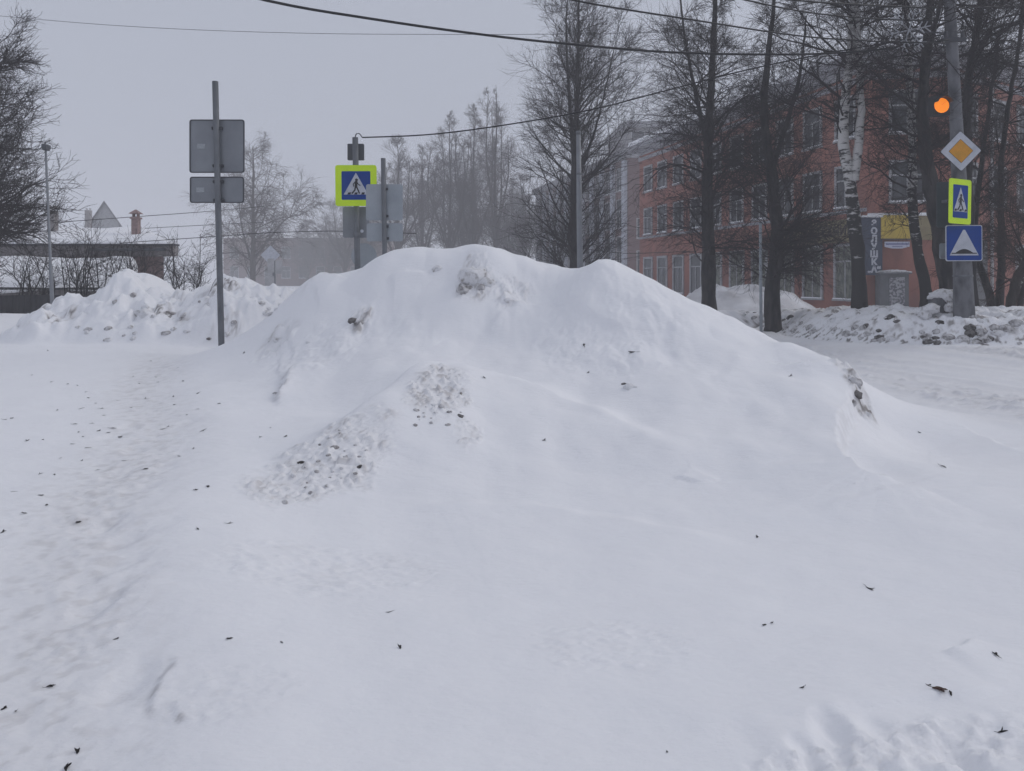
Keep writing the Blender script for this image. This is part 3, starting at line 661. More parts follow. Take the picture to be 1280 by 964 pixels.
# birch with two stems
gb = spot(1074, 398, 11, 30); YB = 19.2
P = [gz(*at(1075, 0, YB)[:2], -.2), at(1074,360,YB), at(1071,310,YB), at(1067,262,YB), at(1060,215,YB), at(1054,165,YB), at(1057,120,YB), at(1062,70,YB), at(1066,0,YB), at(1068,-60,YB)]
tree('birch_tree', 'white-barked birch with a black base forking into two pale stems', 'tree', [(P, .21, .06), ([at(1067,225,YB), at(1072,185,YB-.1), at(1076,130,YB-.1), at(1073,70,YB), at(1070,0,YB), at(1072,-60,YB)], .12, .06)], M['birch'], M['twig'],
     42, 10, 7, lambda t: 0.5+1.9*np.clip(t, 0, 1), 0.9, 0.5, (40, 80), 0.01, -0.03, -0.04, 0.52, 0.13, 0.004)
Y2 = 19.5
P = [gz(*at(1159, 0, Y2)[:2], -.2), at(1157,360,Y2), at(1149,325,Y2), at(1143,285,Y2), at(1140,240,Y2), at(1141,180,Y2), at(1139,120,Y2), at(1134,60,Y2), at(1130,0,Y2), at(1126,-60,Y2)]
tree('birch_tree', 'slender mottled birch leaning left just beside the concrete pole with signs', 'tree', [(P, .155, .06)], M['birch'], M['twig'],
     50, 10, 7, lambda t: 0.6+1.9*np.clip(t, 0, 1), 0.95, 0.55, (40, 85), 0.0, -0.02, -0.04, 0.32, 0.2, 0.0045)
Y3 = 18
P = [gz(*at(1192, 0, Y3)[:2], -.2), at(1188,350,Y3), at(1179,310,Y3), at(1170,265,Y3), at(1162,222,Y3), at(1156,180,Y3), at(1153,140,Y3), at(1157,80,Y3), at(1163,10,Y3), at(1166,-60,Y3)]
tree('street_tree', 'thick black-barked tree curving up close behind the concrete pole', 'tree', [(P, .27, .06), ([at(1154,120,17.9), at(1160,70,17.0), at(1172,20,15.9), at(1186,-50,15.2)], .07, .03)], M['bark'], M['twig'],
     42, 10, 7, lambda t: 0.6+1.9*np.clip(t, 0, 1), 1.0, 0.55, (45, 85), 0.0, 0.0, 0.0, 0.38, 0.21, 0.0045)
Y4 = 18.8
P = [gz(*at(1214, 0, Y4)[:2], -.2), at(1212,300,Y4), at(1209,230,Y4), at(1208,150,Y4), at(1211,100,Y4), at(1219,50,Y4), at(1227,0,Y4), at(1233,-60,Y4)]
tree('street_tree', 'dark upright tree hidden below by the signs, its trunk leaning right at the top', 'tree', [(P, .15, .06), ([at(1214,85,Y4), at(1235,42,Y4), at(1262,30,Y4), at(1300,24,Y4)], .05, .03)], M['bark'], M['twig'],
     42, 10, 7, lambda t: 0.8+1.5*np.clip(t, 0, 1), 0.9, 0.5, (40, 85), 0.02, 0.02, 0.0, 0.3, 0.15, 0.0045)
Y5 = 20.5
P = [gz(*at(1241, 0, Y5)[:2], -.2), at(1238,372,Y5), at(1228,342,Y5), at(1219,305,Y5), at(1222,250,Y5), at(1230,180,Y5), at(1240,110,Y5), at(1250,40,Y5)]
tree('street_tree', 'thin V-shaped tree with two dark stems right of the concrete pole', 'tree', [(P, .11, .04), ([gz(*at(1248, 0, Y5)[:2], -.2), at(1251,345,Y5), at(1252,290,Y5), at(1250,220,Y5), at(1258,150,Y5), at(1270,80,Y5), at(1280,0,Y5)], .11, .04)], M['bark'], M['twig'],
     42, 10, 7, lambda t: 0.8+1.1*np.clip(t, 0, 1), 0.85, 0.45, (40, 85), 0.0, -0.02, -0.03, 0.3, 0.15, 0.0045)
Y6 = 19
P = [gz(*at(1262, 0, Y6)[:2], -.2), at(1268,360,Y6), at(1280,330,Y6), at(1296,290,Y6), at(1310,200,Y6), at(1315,100,Y6), at(1320,0,Y6)]
tree('street_tree', 'reddish leaning tree cut by the right edge of the view', 'tree', [(P, .13, .05), ([gz(*at(1272, 0, Y6)[:2], -.2), at(1280,360,Y6), at(1292,335,Y6), at(1310,310,Y6)], .08, .05)], M['bark_brown'], M['twig_red'],
     44, 10, 7, lambda t: 0.8+1.5*np.clip(t, 0, 1), 0.85, 0.45, (40, 85), 0.0, -0.02, -0.03, 0.2, 0.15, 0.0045)
# left edge tree
Y7 = 18.5
P = [gz(*at(-45, 0, Y7)[:2], -.2), at(-45,320,Y7), at(-40,260,Y7), at(-35,190,Y7), at(-30,130,Y7), at(-28,70,Y7)]
tree('spreading_tree', 'spreading bare tree reaching in from the left edge over the fence', 'tree', [(P, .2, .05)], M['bark_brown'], M['twig'],
     125, 11, 7, lambda t: 0.6+1.15*np.sin(np.clip(t, 0.15, .85)*math.pi)**0.7, 0.85, 0.42, (50, 88), 0.04, 0.05, 0.05, 0.10, 0.18, 0.0055)
# far weeping tree left of centre
Y8 = 84
P = vert(316, Y8, 16.2, 0.0, 0.4)
tree('weeping_tree', 'hazy bare tree with drooping twigs behind the bare steel sign post', 'tree', [(P, .36, .05), ([P[1]+np.array([0,0,.3]), P[2]+np.array([1.8,0,-.4]), P[2]+np.array([3.6,0,1.7]), P[2]+np.array([5.2,0,2.1])], .15, .04), ([P[1]+np.array([0,0,-.3]), P[2]+np.array([-1.2,0,.4]), P[3]+np.array([-1.6,0,1.0])], .15, .04)], M['bark_brown'], M['twig_red'],
     50, 11, 7, lambda t: 1.6+3.3*np.sin(np.clip(t*0.9+.1, 0, 1)*math.pi)**0.7, 2.0, 1.0, (35, 75), 0.03, -0.08, -0.16, 0.08, 0.15, 0.013)
# group of hazy trees, centre
Y9 = 92
def leaders(px, Y, top, n, spread, r0, f0=.12):
    P = vert(px, Y, top, 0, .4); out = [(P, r0, .02)]; b = P[0]; h = top-b[2]
    for k in range(n):
        dx = spread*(k-(n-1)/2)/max(1, (n-1)/2)+random.gauss(0, .3); dy = random.gauss(0, .8); t = random.uniform(f0, f0+.15); hh = h*random.uniform(.78, .97)*(1-.035*abs(dx))
        out.append(([b+np.array([0, 0, h*t]), b+np.array([dx*.55+random.gauss(0, .25), dy*.5, h*t+(hh-h*t)*.3]), b+np.array([dx*.85+random.gauss(0, .3), dy*.8, h*t+(hh-h*t)*.65]), b+np.array([dx, dy, hh])], r0*.6, .03))
    return out
grp = 'hazy bare trees in the row behind the mound'
pr1 = tree('park_tree', 'hazy round-crowned bare tree, lowest and leftmost of the row behind the crossing sign', 'tree', leaders(497, Y9, 18.0, 5, 2.9, .3), M['bark_brown'], M['twig_red'],
     36, 10, 5, lambda t: (1.9+2.6*np.sin(np.clip(t, 0.1, 1)*math.pi)**0.6)*(1.08-t)**.4, 1.5, 0.9, (22, 55), 0.05, 0.05, 0.03, 0.07, 0.12, 0.011, grp)
pr2 = tree('park_tree', 'hazy slender bare tree, tallest of the row, next to the big lime', 'tree', leaders(620, Y9, 25.0, 4, 1.6, .32), M['bark_brown'], M['twig_red'],
     38, 10, 5, lambda t: (1.9+2.0*np.sin(np.clip(t+.08, 0.1, 1)*math.pi)**0.6)*(1.08-t)**.4, 1.5, 0.9, (22, 55), 0.05, 0.04, 0.02, 0.05, 0.12, 0.011, grp)
pr3 = tree('park_tree', 'hazy bare tree with an uneven top, second in the row from the crossing sign', 'tree', leaders(562, Y9+2, 22.0, 5, 2.4, .3), M['bark_brown'], M['twig_red'],
     38, 10, 5, lambda t: (1.9+2.2*np.sin(np.clip(t+.08, 0.1, 1)*math.pi)**0.6)*(1.08-t)**.4, 1.5, 0.9, (22, 55), 0.05, 0.04, 0.02, 0.05, 0.13, 0.011, grp)
def put(o, px, Y, rz, sc, label): return copy_tree(o, gz((px-CX)/F*Y, Y), rz, sc, label)
put(pr3, 592, 97, 2.7, (1.05, 1.08), 'hazy bare tree in the middle of the row, third from the crossing sign')
put(pr1, 655, 100, 2.0, (1.0, .82), 'low hazy bare tree tucked between the row and the big lime')
put(pr3, 528, 104, 4.0, (1.0, .9), 'faint bare tree in the gap behind the first two of the row')
put(pr1, 580, 112, 5.0, (1.1, .85), 'faint low bare tree between the trunks in the middle of the row')
put(pr1, 640, 116, 1.0, (1.1, .9), 'faint bare tree behind the tallest of the row')
for px, Y, s, lb in ((432, 130, (1.1, .95), 'very faint far tree left of the crossing sign'), (412, 150, (1.0, .7), 'faintest low tree far down the misty street'),
                     (458, 118, (1.1, .8), 'faint far tree showing below the crossing sign'), (385, 160, (1.3, .75), 'faint far tree at the vanishing end of the street')):
    put(pr1, px, Y, px*0.3, s, lb)

# shrubs in front of the fence, saplings by the brick wall
def shrub(name, label, px, Y, h, n, spread, droop=0.0, tw='twig'):
    b = gz((px-CX)/F*Y, Y); root = thing(name, label, 'shrub' if name != 'sapling' else 'sapling', b, 'bare shrubs along the dark fence' if name != 'sapling' else 'saplings by the brick pier')
    st = []
    for k in range(n):
        o = np.array([random.gauss(0, spread*.35), random.gauss(0, .2), 0]); tp = o+np.array([random.gauss(0, spread), random.gauss(0, .3), h*random.uniform(.6, 1.05)])
        m = (o+tp)/2+np.array([random.gauss(0, .15), 0, .1]); st.append(smooth_path([b+o, b+m, b+tp], 9))
    st = np.array(st); rad = np.linspace(.022, .008, 9)[None].repeat(n, 0)
    V, I, T = tubes([(st, rad, 5)]); mesh_obj('stem', V, I, T, M['bark'], root, smooth=True)
    b1, r1 = level(st, rad, 9, .2, 1, .55, (25, 60), .05, .12, 5, .6, .006)
    b2, r2 = level(b1, r1, 5, .2, 1, .3, (25, 60), .03, .14, 4, .7, .005)
    V, I, T = tubes([(b1, r1, 4), (b2, r2, 3)]); mesh_obj('branches', V, I, T, M[tw], root, smooth=True)
for px, Y, h, n, lb in ((8, 20.2, 1.6, 6, 'bare shrub at the fence nearest the left edge'), (48, 21.2, 1.9, 6, 'bare shrub behind the fence beside the slim lamp post'), (84, 21.2, 2.0, 7, 'dense bare shrub behind the fence, right of the lamp post'),
                        (118, 21.2, 2.3, 7, 'tall bare shrub above the middle of the fence'), (146, 20.6, 2.2, 6, 'bare shrub just left of the blocky snow pile top'), (172, 21.2, 2.1, 5, 'bare shrub before the brick pier')):
    shrub('shrub', lb, px, Y, h, n, .42)
for px, Y, h, n, lb in ((212, 22, 2.3, 4, 'thin sapling clump just right of the brick pier'), (232, 24, 2.7, 5, 'tallest sapling clump between the pier and the steel post'), (252, 25, 2.3, 4, 'sapling clump close to the steel post')):
    shrub('sapling', lb, px, Y, h, n, .28)

# ------------------------------------------------------------------ signs and posts
XU, ZU = np.array([1.0, 0, 0]), np.array([0, 0, 1.0])          # plane facing the viewer: n = x cross z = -y
def stroke(mb, O, u, v, pts, w, t0, t1, m):
    for i in range(len(pts)-1):
        a = np.array(pts[i]); b = np.array(pts[i+1]); d = b-a; l = np.linalg.norm(d); d /= l; q = np.array([-d[1], d[0]])*w/2
        e = d*w*0.25
        mb.prism(O, u, v, [tuple(a-e-q), tuple(b+e-q), tuple(b+e+q), tuple(a-e+q)], t0, t1+i*0.0002, m)
def walker(mb, O, u, v, s, t, m):
    """walking figure with zebra bars; s = half height of the triangle"""
    c = [(0.05*s+0.13*s*math.cos(2*math.pi*k/14), 0.38*s+0.13*s*math.sin(2*math.pi*k/14)) for k in range(14)]
    mb.prism(O, u, v, c, t, t+.0016, m)
    stroke(mb, O, u, v, [(0.02*s, .2*s), (0.0, -.2*s)], .25*s, t, t+.0018, m)
    stroke(mb, O, u, v, [(0.03*s, -.2*s), (.17*s, -.5*s), (.30*s, -.82*s)], .13*s, t, t+.0022, m)
    stroke(mb, O, u, v, [(-.04*s, -.2*s), (-.10*s, -.52*s), (-.34*s, -.82*s)], .13*s, t, t+.0026, m)
    stroke(mb, O, u, v, [(-.07*s, .2*s), (-.24*s, .0), (-.2*s, -.2*s)], .08*s, t, t+.003, m)
    stroke(mb, O, u, v, [(.1*s, .16*s), (.22*s, -.02*s), (.38*s, -.12*s)], .08*s, t, t+.0034, m)
    for x in (-.62, -.02, .6): mb.prism(O, u, v, [((x-.15)*s, -.92*s), ((x+.12)*s, -.92*s), ((x+.18)*s, -.74*s), ((x-.06)*s, -.74*s)], t, t+.004, m)

def plane_axes(yaw=0, roll=0):
    c, s = math.cos(R(yaw)), math.sin(R(yaw)); u = np.array([c, s, 0]); v = ZU.copy()
    cr, sr = math.cos(R(roll)), math.sin(R(roll))
    return u*cr+v*sr, v*cr-u*sr
def sign_panel(parent, O, w, h, mat, name='sign_panel', yaw=0, roll=0, t=.012, rim=True, r=.04):
    u, v = plane_axes(yaw, roll); mb = MB()
    mb.prism(O, u, v, rrect(w, h, r), -t/2, t/2, 0)
    if rim:                                                     # folded rim
        P = rrect(w, h, r); Q = rrect(w-.03, h-.03, r*.8); n = len(P)
        for i in range(n):
            j = (i+1) % n; mb.prism(O, u, v, [P[i], P[j], Q[j], Q[i]], t/2, t/2+.012, 1)
    return mb.build(name, [mat, M['edge']], parent)
def clamp(parent, O, w=.16):
    mb = MB(); O = np.array(O)
    mb.box(O+np.array([-w/2, -.02, -.022]), O+np.array([w/2, .03, .022]))
    for s in (-1, 1): mb.tube([O+np.array([s*w*.38, -.05, 0]), O+np.array([s*w*.38, .02, 0])], .014, 6)
    return mb.build('clamp', M['edge'], parent)

# bare steel post seen from behind
root = thing('road_sign', 'tall dark steel post left of the mound carrying two grey sign backs', 'road sign', gz(*at(277, 440, 12)[:2], 0))
b = at(277, 440, 12); tp = at(269, 102, 12.0); k = (tp-b)
mb = MB(); mb.tube([b-k/np.linalg.norm(k)*.5, b+k*.3, b+k*.6, tp], .047, 14); mb.build('post', M['galv'], root, True)
def on_post(py): return b+k*((440-py)/338)
for (cx, cy, w, h, st) in ((271.5, 183, 69, 67, True), (271.5, 237.5, 68, 33, True)):
    p = at(cx, cy, 12.075); pn_ = sign_panel(root, p, w/80, h/80, M['signback'], yaw=0, roll=0)
    mb = MB(); mb.prism(p+np.array([-.25 if h > 50 else -.26, 0, .0]), XU, ZU, rrect(.13, .075, .01), .008, .011); mb.build('sticker', M['sticker'], pn_)
for py in (160, 207, 227, 250):
    q = on_post(py); clamp(root, q+np.array([0, .035, 0]))
# crossing sign with beacon box
root = thing('pedestrian_sign', 'yellow-bordered blue pedestrian crossing sign on a post behind the mound', 'road sign', gz(*at(446, 0, 16.3)[:2], 0))
b = gz(*at(449, 0, 16.3)[:2], -.3); tp = at(444, 172, 16.3)
mb = MB(); mb.tube([b, tp], .062, 14); mb.build('post', M['galv'], root, True)
for f_ in (.55, .36): mb = MB(); mb.tube([b+(tp-b)*f_, b+(tp-b)*(f_+.022)], .075, 12); mb.build('post_sleeve', M['galv'], root, True)
p = at(444.5, 190, 16.38); mb = MB(); mb.prism(p, XU, ZU, rrect(.35, .35, .02), -.06, .0, 0)
mb.build('beacon_box', M['greybox'], root)
mb = MB(); q = at(444, 172, 16.3); mb.tube(smooth_path([q+np.array([.0,0,-.02]), q+np.array([.02,0,.07]), q+np.array([.09,0,.08]), q+np.array([.15,0,.0])], 10), .012, 6); mb.build('cable_hook', M['edge'], root, True)
p = at(445, 232, 16.12); u, v = plane_axes(3, 0.5); mb = MB()
mb.prism(p, u, v, rrect(.86, .86, .05), -.02, .0, 0)
mb.prism(p, u, v, rrect(.60, .60, .02), .0005, .003, 1)
mb.prism(p, u, v, [(-.255, -.19), (.255, -.19), (0, .27)], .0035, .006, 2)
walker(mb, p+v*.028, u, v, .235, .0065, 3)
mb.build('crossing_panel', [M['lime'], M['blue'], M['white'], M['black']], root)
p = at(445, 278, 16.4); sign_panel(root, p, .56, .66, M['signback'], rim=False)
p = at(455, 320, 16.9); u, v = plane_axes(); mb = MB()
mb.prism(p, u, v, [(.28*math.cos(2*math.pi*i/24), .28*math.sin(2*math.pi*i/24)) for i in range(24)], -.006, .006); mb.build('round_panel', M['signback_pale'], root)
p = at(452.5, 289, 16.22); mb = MB(); mb.prism(p, u, v, [(.035*math.cos(2*math.pi*i/14), .035*math.sin(2*math.pi*i/14)) for i in range(14)], .0, .02); mb.build('reflector', M['white'], root)
# pale back-to-us sign in front of it
root = thing('road_sign', 'pale grey double sign back overlapping the yellow crossing sign', 'road sign', gz(*at(482, 0, 14.8)[:2], 0))
b = gz(*at(483, 0, 14.8)[:2], -.3); tp = at(479, 198, 14.8)
mb = MB(); mb.tube([b, tp], .046, 14); mb.build('post', M['galv'], root, True)
for cx, cy, w, h in ((480.5, 253, .71, .70), (481, 290.5, .70, .35)):
    sign_panel(root, at(cx, cy, 14.87), w, h, M['signback_pale'], rim=False)
for py in (236, 270, 283, 298): clamp(root, at(480.5+(py-236)*.02, py, 14.8)+np.array([0, .03, 0]), .12)
# far sign cluster down the street
root = thing('road_sign', 'faint far sign cluster with a diamond on top by the weeping tree', 'road sign', gz(*at(343, 0, 50)[:2], 0))
b = gz(*at(343.5, 0, 50)[:2], -.2); tp = at(342, 312, 50)
mb = MB(); mb.tube([b, tp], .1, 10); mb.build('post', M['galv'], root, True)
u, v = plane_axes(0, 45); mb = MB(); mb.prism(at(338, 319, 49.9), u, v, rrect(.9, .9, .04), -.006, .006); mb.build('diamond_panel', M['white'], root)
for cx, cy, w, h in ((338.5, 332, .44, .9), (348.5, 334, .44, .88), (337, 351, .6, .6)):
    sign_panel(root, at(cx, cy, 49.85), w, h, M['trim'], rim=False)
# slim lamp post left
root = thing('lamp_post', 'slim pale lamp post with a small head standing before the left house', 'lamp post', gz(*at(66, 0, 17.6)[:2], 0))
b = at(66.5, 405, 17.6); tp = at(57, 185, 17.6)
mb = MB(); mb.tube([b, b+(tp-b)*.33, b+(tp-b)*.335, tp], [.045, .042, .03, .024], 12); mb.build('post', M['signback'], root, True)
mb = MB(); mb.box(tp+np.array([-.05, -.08, -.02]), tp+np.array([.06, .1, .07])); mb.box(tp+np.array([-.04, -.06, -.06]), tp+np.array([.05, .08, -.022])); mb.build('lamp_head', M['greybox'], root)
# grey mast in front of the lime tree
root = thing('lamp_mast', 'grey tubular mast standing in front of the big lime trunk', 'lamp post', gz(*at(725, 0, 27)[:2], 0))
b = gz(*at(726, 0, 27)[:2], -.2); tp = at(723, 165, 27)
mb = MB(); mb.tube([b, b+(tp-b)*.6, tp], [.115, .1, .075], 14); mb.build('mast', M['signback'], root, True)
mb = MB(); mb.tube([b+(tp-b)*.78, b+(tp-b)*.79], .1, 12); mb.tube([b+(tp-b)*.985, tp+np.array([0,0,.03])], .085, 12); mb.build('collar', M['galv'], root, True)
# thin pale post right
root = thing('sign_post', 'thin pale metal post without a sign beside the dark twiggy tree', 'post', gz(*at(951, 0, 21)[:2], 0))
b = gz(*at(951.5, 0, 21)[:2], -.2); tp = at(950.5, 279, 21)
mb = MB(); mb.tube([b, tp], .042, 12); mb.build('post', M['signback_pale'], root, True)
mb = MB(); mb.tube([tp-np.array([0,0,.005]), tp+np.array([0,0,.03])], [.05, .04], 12); mb.build('cap', M['galv'], root, True)

# concrete pole
YP = 16.2
pole = thing('utility_pole', 'thick weathered concrete utility pole rising through bare branches on the right', 'utility pole', gz(*at(1205, 0, YP)[:2], 0))
PPX = [(1206, 412), (1205, 390), (1203, 330), (1199, 230), (1194, 130), (1189, 40), (1185, -40), (1183, -90)]
PP = [at(px, py, YP) for px, py in PPX]; PRr = [.215, .205, .18, .145, .118, .115, .112, .11]
mb = MB(); mb.tube(smooth_path(PP, 24), np.interp(np.linspace(0, 1, 24), np.linspace(0, 1, 8), PRr), 18); mb.build('shaft', M['concrete'], pole, True)
mb = MB()
for py in (150, 255, 345, 20): 
    c = at(np.interp(py, [-40,40,130,230,330,390], [1185,1189,1194,1199,1203,1205]), py, YP); rr_ = np.interp(py, [-40, 40, 130, 230, 330, 390], [.112, .115, .118, .145, .18, .205])+.006
    mb.tube([c-np.array([0,0,.02]), c+np.array([0,0,.02])], rr_, 18)
mb.build('steel_band', M['galv'], pole, True)
mb = MB(); c = at(1188, 52, YP)
mb.box(c+np.array([-.28, -.2, -.05]), c+np.array([.22, -.15, .03])); mb.tube([c+np.array([-.2,-.18,.03]), c+np.array([-.2,-.18,.14])], .04, 8); mb.tube([c+np.array([.15,-.18,.03]), c+np.array([.15,-.18,.14])], .04, 8)
mb.build('cable_bracket', M['edge'], pole)
YS = YP-.27
def sthing(name, label, px, py): return thing(name, label, 'road sign', at(px, py, YS))
# diamond priority sign
root = sthing('priority_sign', 'white-edged orange diamond priority sign, topmost on the concrete pole', 1201, 189)
u, v = plane_axes(-2, 45+1.5); p = at(1201, 189, YS); w = .595; mb = MB()
mb.prism(p, u, v, rrect(w, w, .03), -.014, 0, 0); mb.prism(p, u, v, rrect(w*.985, w*.985, .03), .0005, .003, 1)
mb.prism(p, u, v, rrect(w*.60, w*.60, .012), .0035, .005, 2); mb.prism(p, u, v, rrect(w*.575, w*.575, .01), .0055, .007, 3)
mb.build('panel', [M['edge'], M['white'], M['black'], M['amber']], root)
mb = MB(); q = at(1198, 189, YS); mb.box(q+np.array([-.03, .02, -.3]), q+np.array([.03, .1, .3])); mb.build('mounting_bar', M['galv'], root)
# crossing sign, turned
root = sthing('pedestrian_sign', 'yellow-bordered pedestrian crossing sign turned aside between diamond and hump signs', 1200, 252)
p = at(1200.5, 252, YS-.16); u, v = plane_axes(24, -1.5); mb = MB(); w, h = .66, .92
mb.prism(p, u, v, rrect(w, h, .05), -.02, 0, 0); mb.prism(p, u, v, rrect(w*.68, h*.74, .02), .0005, .003, 1)
mb.prism(p, u, v, [(-.205, -.21), (.205, -.21), (0, .29)], .0035, .006, 2); walker(mb, p+v*.03, u, v, .25, .0065, 3)
mb.build('panel', [M['lime'], M['blue'], M['white'], M['black']], root)
mb = MB(); q = at(1200, 252, YS); mb.box(q+np.array([-.1, -.12, -.35]), q+np.array([-.04, .1, .35])); mb.build('mounting_bar', M['galv'], root)
# speed hump sign
root = sthing('hump_sign', 'blue square speed hump sign with a white triangle, lowest on the pole', 1205, 304)
p = at(1205, 304, YS-.03); u, v = plane_axes(-2, .3); mb = MB(); w = .745
mb.prism(p, u, v, rrect(w, w, .04), -.014, 0, 0); mb.prism(p, u, v, rrect(w*.955, w*.955, .035), .0005, .003, 1)
mb.prism(p, u, v, [(-.295, -.255), (.295, -.255), (.275, -.215), (.02, .275), (-.02, .275), (-.275, -.215)], .0035, .006, 2)
hp = [(-.262, -.222), (.262, -.222), (.25, -.2)]+[(.18-.36*i/14, -.2+.078*math.sin(math.pi*i/14)) for i in range(15)]+[(-.25, -.2)]; mb.prism(p, u, v, hp, .0065, .008, 3)
mb.build('panel', [M['white'], M['blue'], M['white'], M['black']], root)
mb = MB(); q = at(1204, 304, YS); mb.box(q+np.array([-.03, .0, -.3]), q+np.array([.03, .08, .3])); mb.build('mounting_bar', M['galv'], root)
# dark sign back behind, on the far side of the pole
root = sthing('road_sign', 'dark green-grey sign back sticking out left behind the pole', 1180, 256)
ORG[root.name] = ORG[root.name]
sign_panel(root, at(1183, 256, YP+.32), .42, .98, M['signback_dark'], 'panel', rim=False)
sign_panel(root, at(1183, 314, YP+.33), .3, .34, M['signback_pale'], 'lower_panel', rim=False)
mb = MB(); q = at(1190, 270, YP); mb.box(q+np.array([-.05, .1, .3]), q+np.array([.06, .312, .36])); mb.box(q+np.array([-.05, .1, -.9]), q+np.array([.06, .312, -.84])); mb.build('mounting_bar', M['galv'], root)
# traffic light, amber lit
root = thing('traffic_light', 'black traffic light with a round lit amber lamp on the concrete pole', 'traffic light', at(1177, 132, YS))
p = at(1177, 132, YS-.02); mb = MB()
mb.box(p+np.array([-.17, .0, -.2]), p+np.array([.17, .2, .2])); mb.build('housing', M['dark'], root)
def ring(c, r0, r1, y0, y1, a0=0, a1=360, n=28):
    m_ = MB(); A = [R(a0+(a1-a0)*i/n) for i in range(n+1)]
    for i in range(n):
        P8 = []
        for y in (y0, y1):
            for (r, a) in ((r0, A[i]), (r1, A[i]), (r1, A[i+1]), (r0, A[i+1])): P8.append(c+np.array([r*math.cos(a), y, r*math.sin(a)]))
        m_.box8(P8)
    return m_
ring(p, .158, .17, -.16, -.002, 20, 160).build('visor', M['dark'], root)
mb = MB(); K = []
n = 26; mb.prism(p, XU, ZU, [(.152*math.cos(2*math.pi*i/n), .152*math.sin(2*math.pi*i/n)) for i in range(n)], .002, .008, 0)
for i in range(-7, 8):                                          # the little dark gaps between the diodes
    for j in range(-7, 8):
        x = (i+.5*(j % 2))*.021; z = j*.0185
        if x*x+z*z < .14**2: mb.prism(p+np.array([x, 0, z]), XU, ZU, [(.0055*math.cos(a), .0055*math.sin(a)) for a in (0, 1.57, 3.14, 4.71)], .0085, .0095, 1)
mb.build('amber_lamp', [M['lamp_on'], M['amber']], root)
mb = MB(); mb.box(p+np.array([.1, .05, -.15]), p+np.array([.26, .12, -.1])); mb.box(p+np.array([.1, .05, .1]), p+np.array([.26, .12, .15])); mb.build('bracket', M['edge'], root)
# snowflake street decoration
root = thing('snowflake_ornament', 'grey snowflake-shaped street decoration among branches left of the pole top', 'decoration', at(1136, 38, YP-.3))
mb = MB(); c = at(1136, 38, YP-.3)
for i in range(6):
    a = R(60*i+12); d = np.array([math.cos(a), 0, math.sin(a)]); mb.tube([c, c+d*.46], .014, 6)
    for f in (.2, .33):
        for s in (-1, 1):
            a2 = a+s*R(48); mb.tube([c+d*f, c+d*f+np.array([math.cos(a2), 0, math.sin(a2)])*.16], .012, 6)
mb.build('flake', M['ornament'], root)
mb = MB(); mb.tube([c+np.array([0, .03, 0]), at(1189, 42, YP)], .018, 8); mb.build('arm', M['edge'], root)
# block with a snow cap at the foot of the pole
p0 = spot(1177, 398, 12, 20); YK = 16.6
root = thing('concrete_block', 'squat concrete block under a lump of snow at the pole foot', 'block', at(1180, 400, YK))
mb = MB(); a = at(1171, 402, YK); c = at(1190, 371, YK)
mb.box8([a+np.array([0,0,-.3]), np.array([c[0], YK, a[2]-.3]), np.array([c[0]+.02, YK+.4, a[2]-.3]), a+np.array([.03,.4,-.3]), np.array([a[0]+.01, YK, c[2]-.04]), np.array([c[0], YK+.02, c[2]]), np.array([c[0], YK+.4, c[2]+.02]), np.array([a[0]+.03, YK+.4, c[2]])])
mb.build('block', M['concrete'], root)
V, F_ = CLODS[2]; W_ = V*np.array([.29, .3, .2])+at(1181, 371, YK+.2)
o = mesh_obj('snow_cap', W_, [i for f in F_ for i in f], [3]*len(F_), M['clod_pale'], root, smooth=True)
for px, py, r in ((1163, 386, .17), (1190, 384, .13), (1156, 394, .14)):
    clod(at(px, py, YK-.1), r, root, M['clod_pale'], 'snow_lump')

# ------------------------------------------------------------------ wires
def wire(label, pts, r, mat='cable', n=40):
    p = smooth_path(pts, n); mb = MB(); mb.tube(p, r, 6)
    b0 = p[0]; o = mb.build('overhead_wire', M[mat], None, True); tag(o, label, 'wire', 'overhead wires'); return o
wire('thick black cable sagging across the sky from the upper left to the pole', [at(120,-55,11), at(330,0,12), at(460,23,12.7), at(600,43,13.5), at(720,56,14.2), at(850,66,14.9), at(1000,68,15.5), at(1100,62,15.9), at(1186,50,YP-.2)], .022)
wire('black cable entering above the big lime and running down to the pole', [at(600,-30,11), at(720,1,12), at(860,24,13), at(1000,45,14.5), at(1100,52,15.4), at(1186,54,YP-.2)], .015)
wire('thin cable strung from the crossing sign post up to the concrete pole', [at(453,172,16.3), at(540,168,16.3), at(640,155,16.3), at(740,137,16.3), at(830,114,16.3), at(940,86,16.3), at(1060,62,16.3), at(1187,42,16.3)], .015)
wire('thin faint wire high across the whole pale sky', [at(-60,14,38), at(0,20,38), at(130,31,38), at(260,38,38), at(400,42,38), at(520,43,38), at(660,43,38), at(800,41,38), at(900,38,38)], .014, 'wire_grey')
wire('cable along the very top right corner, upper of two', [at(930,-6,13), at(1040,4,14), at(1190,10,YP), at(1300,6,17)], .016)
wire('cable in the top right corner crossing the branches, lower of two', [at(880,-12,13), at(1000,14,14.4), at(1100,24,15.4), at(1188,26,YP-.15)], .015)
wire('upper wire from the left house toward the hazy weeping tree', [at(-40,285,26), at(70,278,30), at(170,271,34), at(265,264,38), at(330,258,42)], .015)
wire('middle wire crossing the snowy roof of the left house', [at(-40,292,26), at(80,289,30), at(170,286,34), at(265,281,38), at(330,278,42)], .013)
wire('lowest wire from the house to the crossing sign post', [at(150,304,26), at(265,296,27), at(340,291,27), at(425,289,27), at(520,292,27)], .013, 'cable')
wire('low wire across the front of the pilastered building', [at(640,293,40), at(700,306,40), at(770,316,40), at(820,316,40), at(870,314,40)], .018)

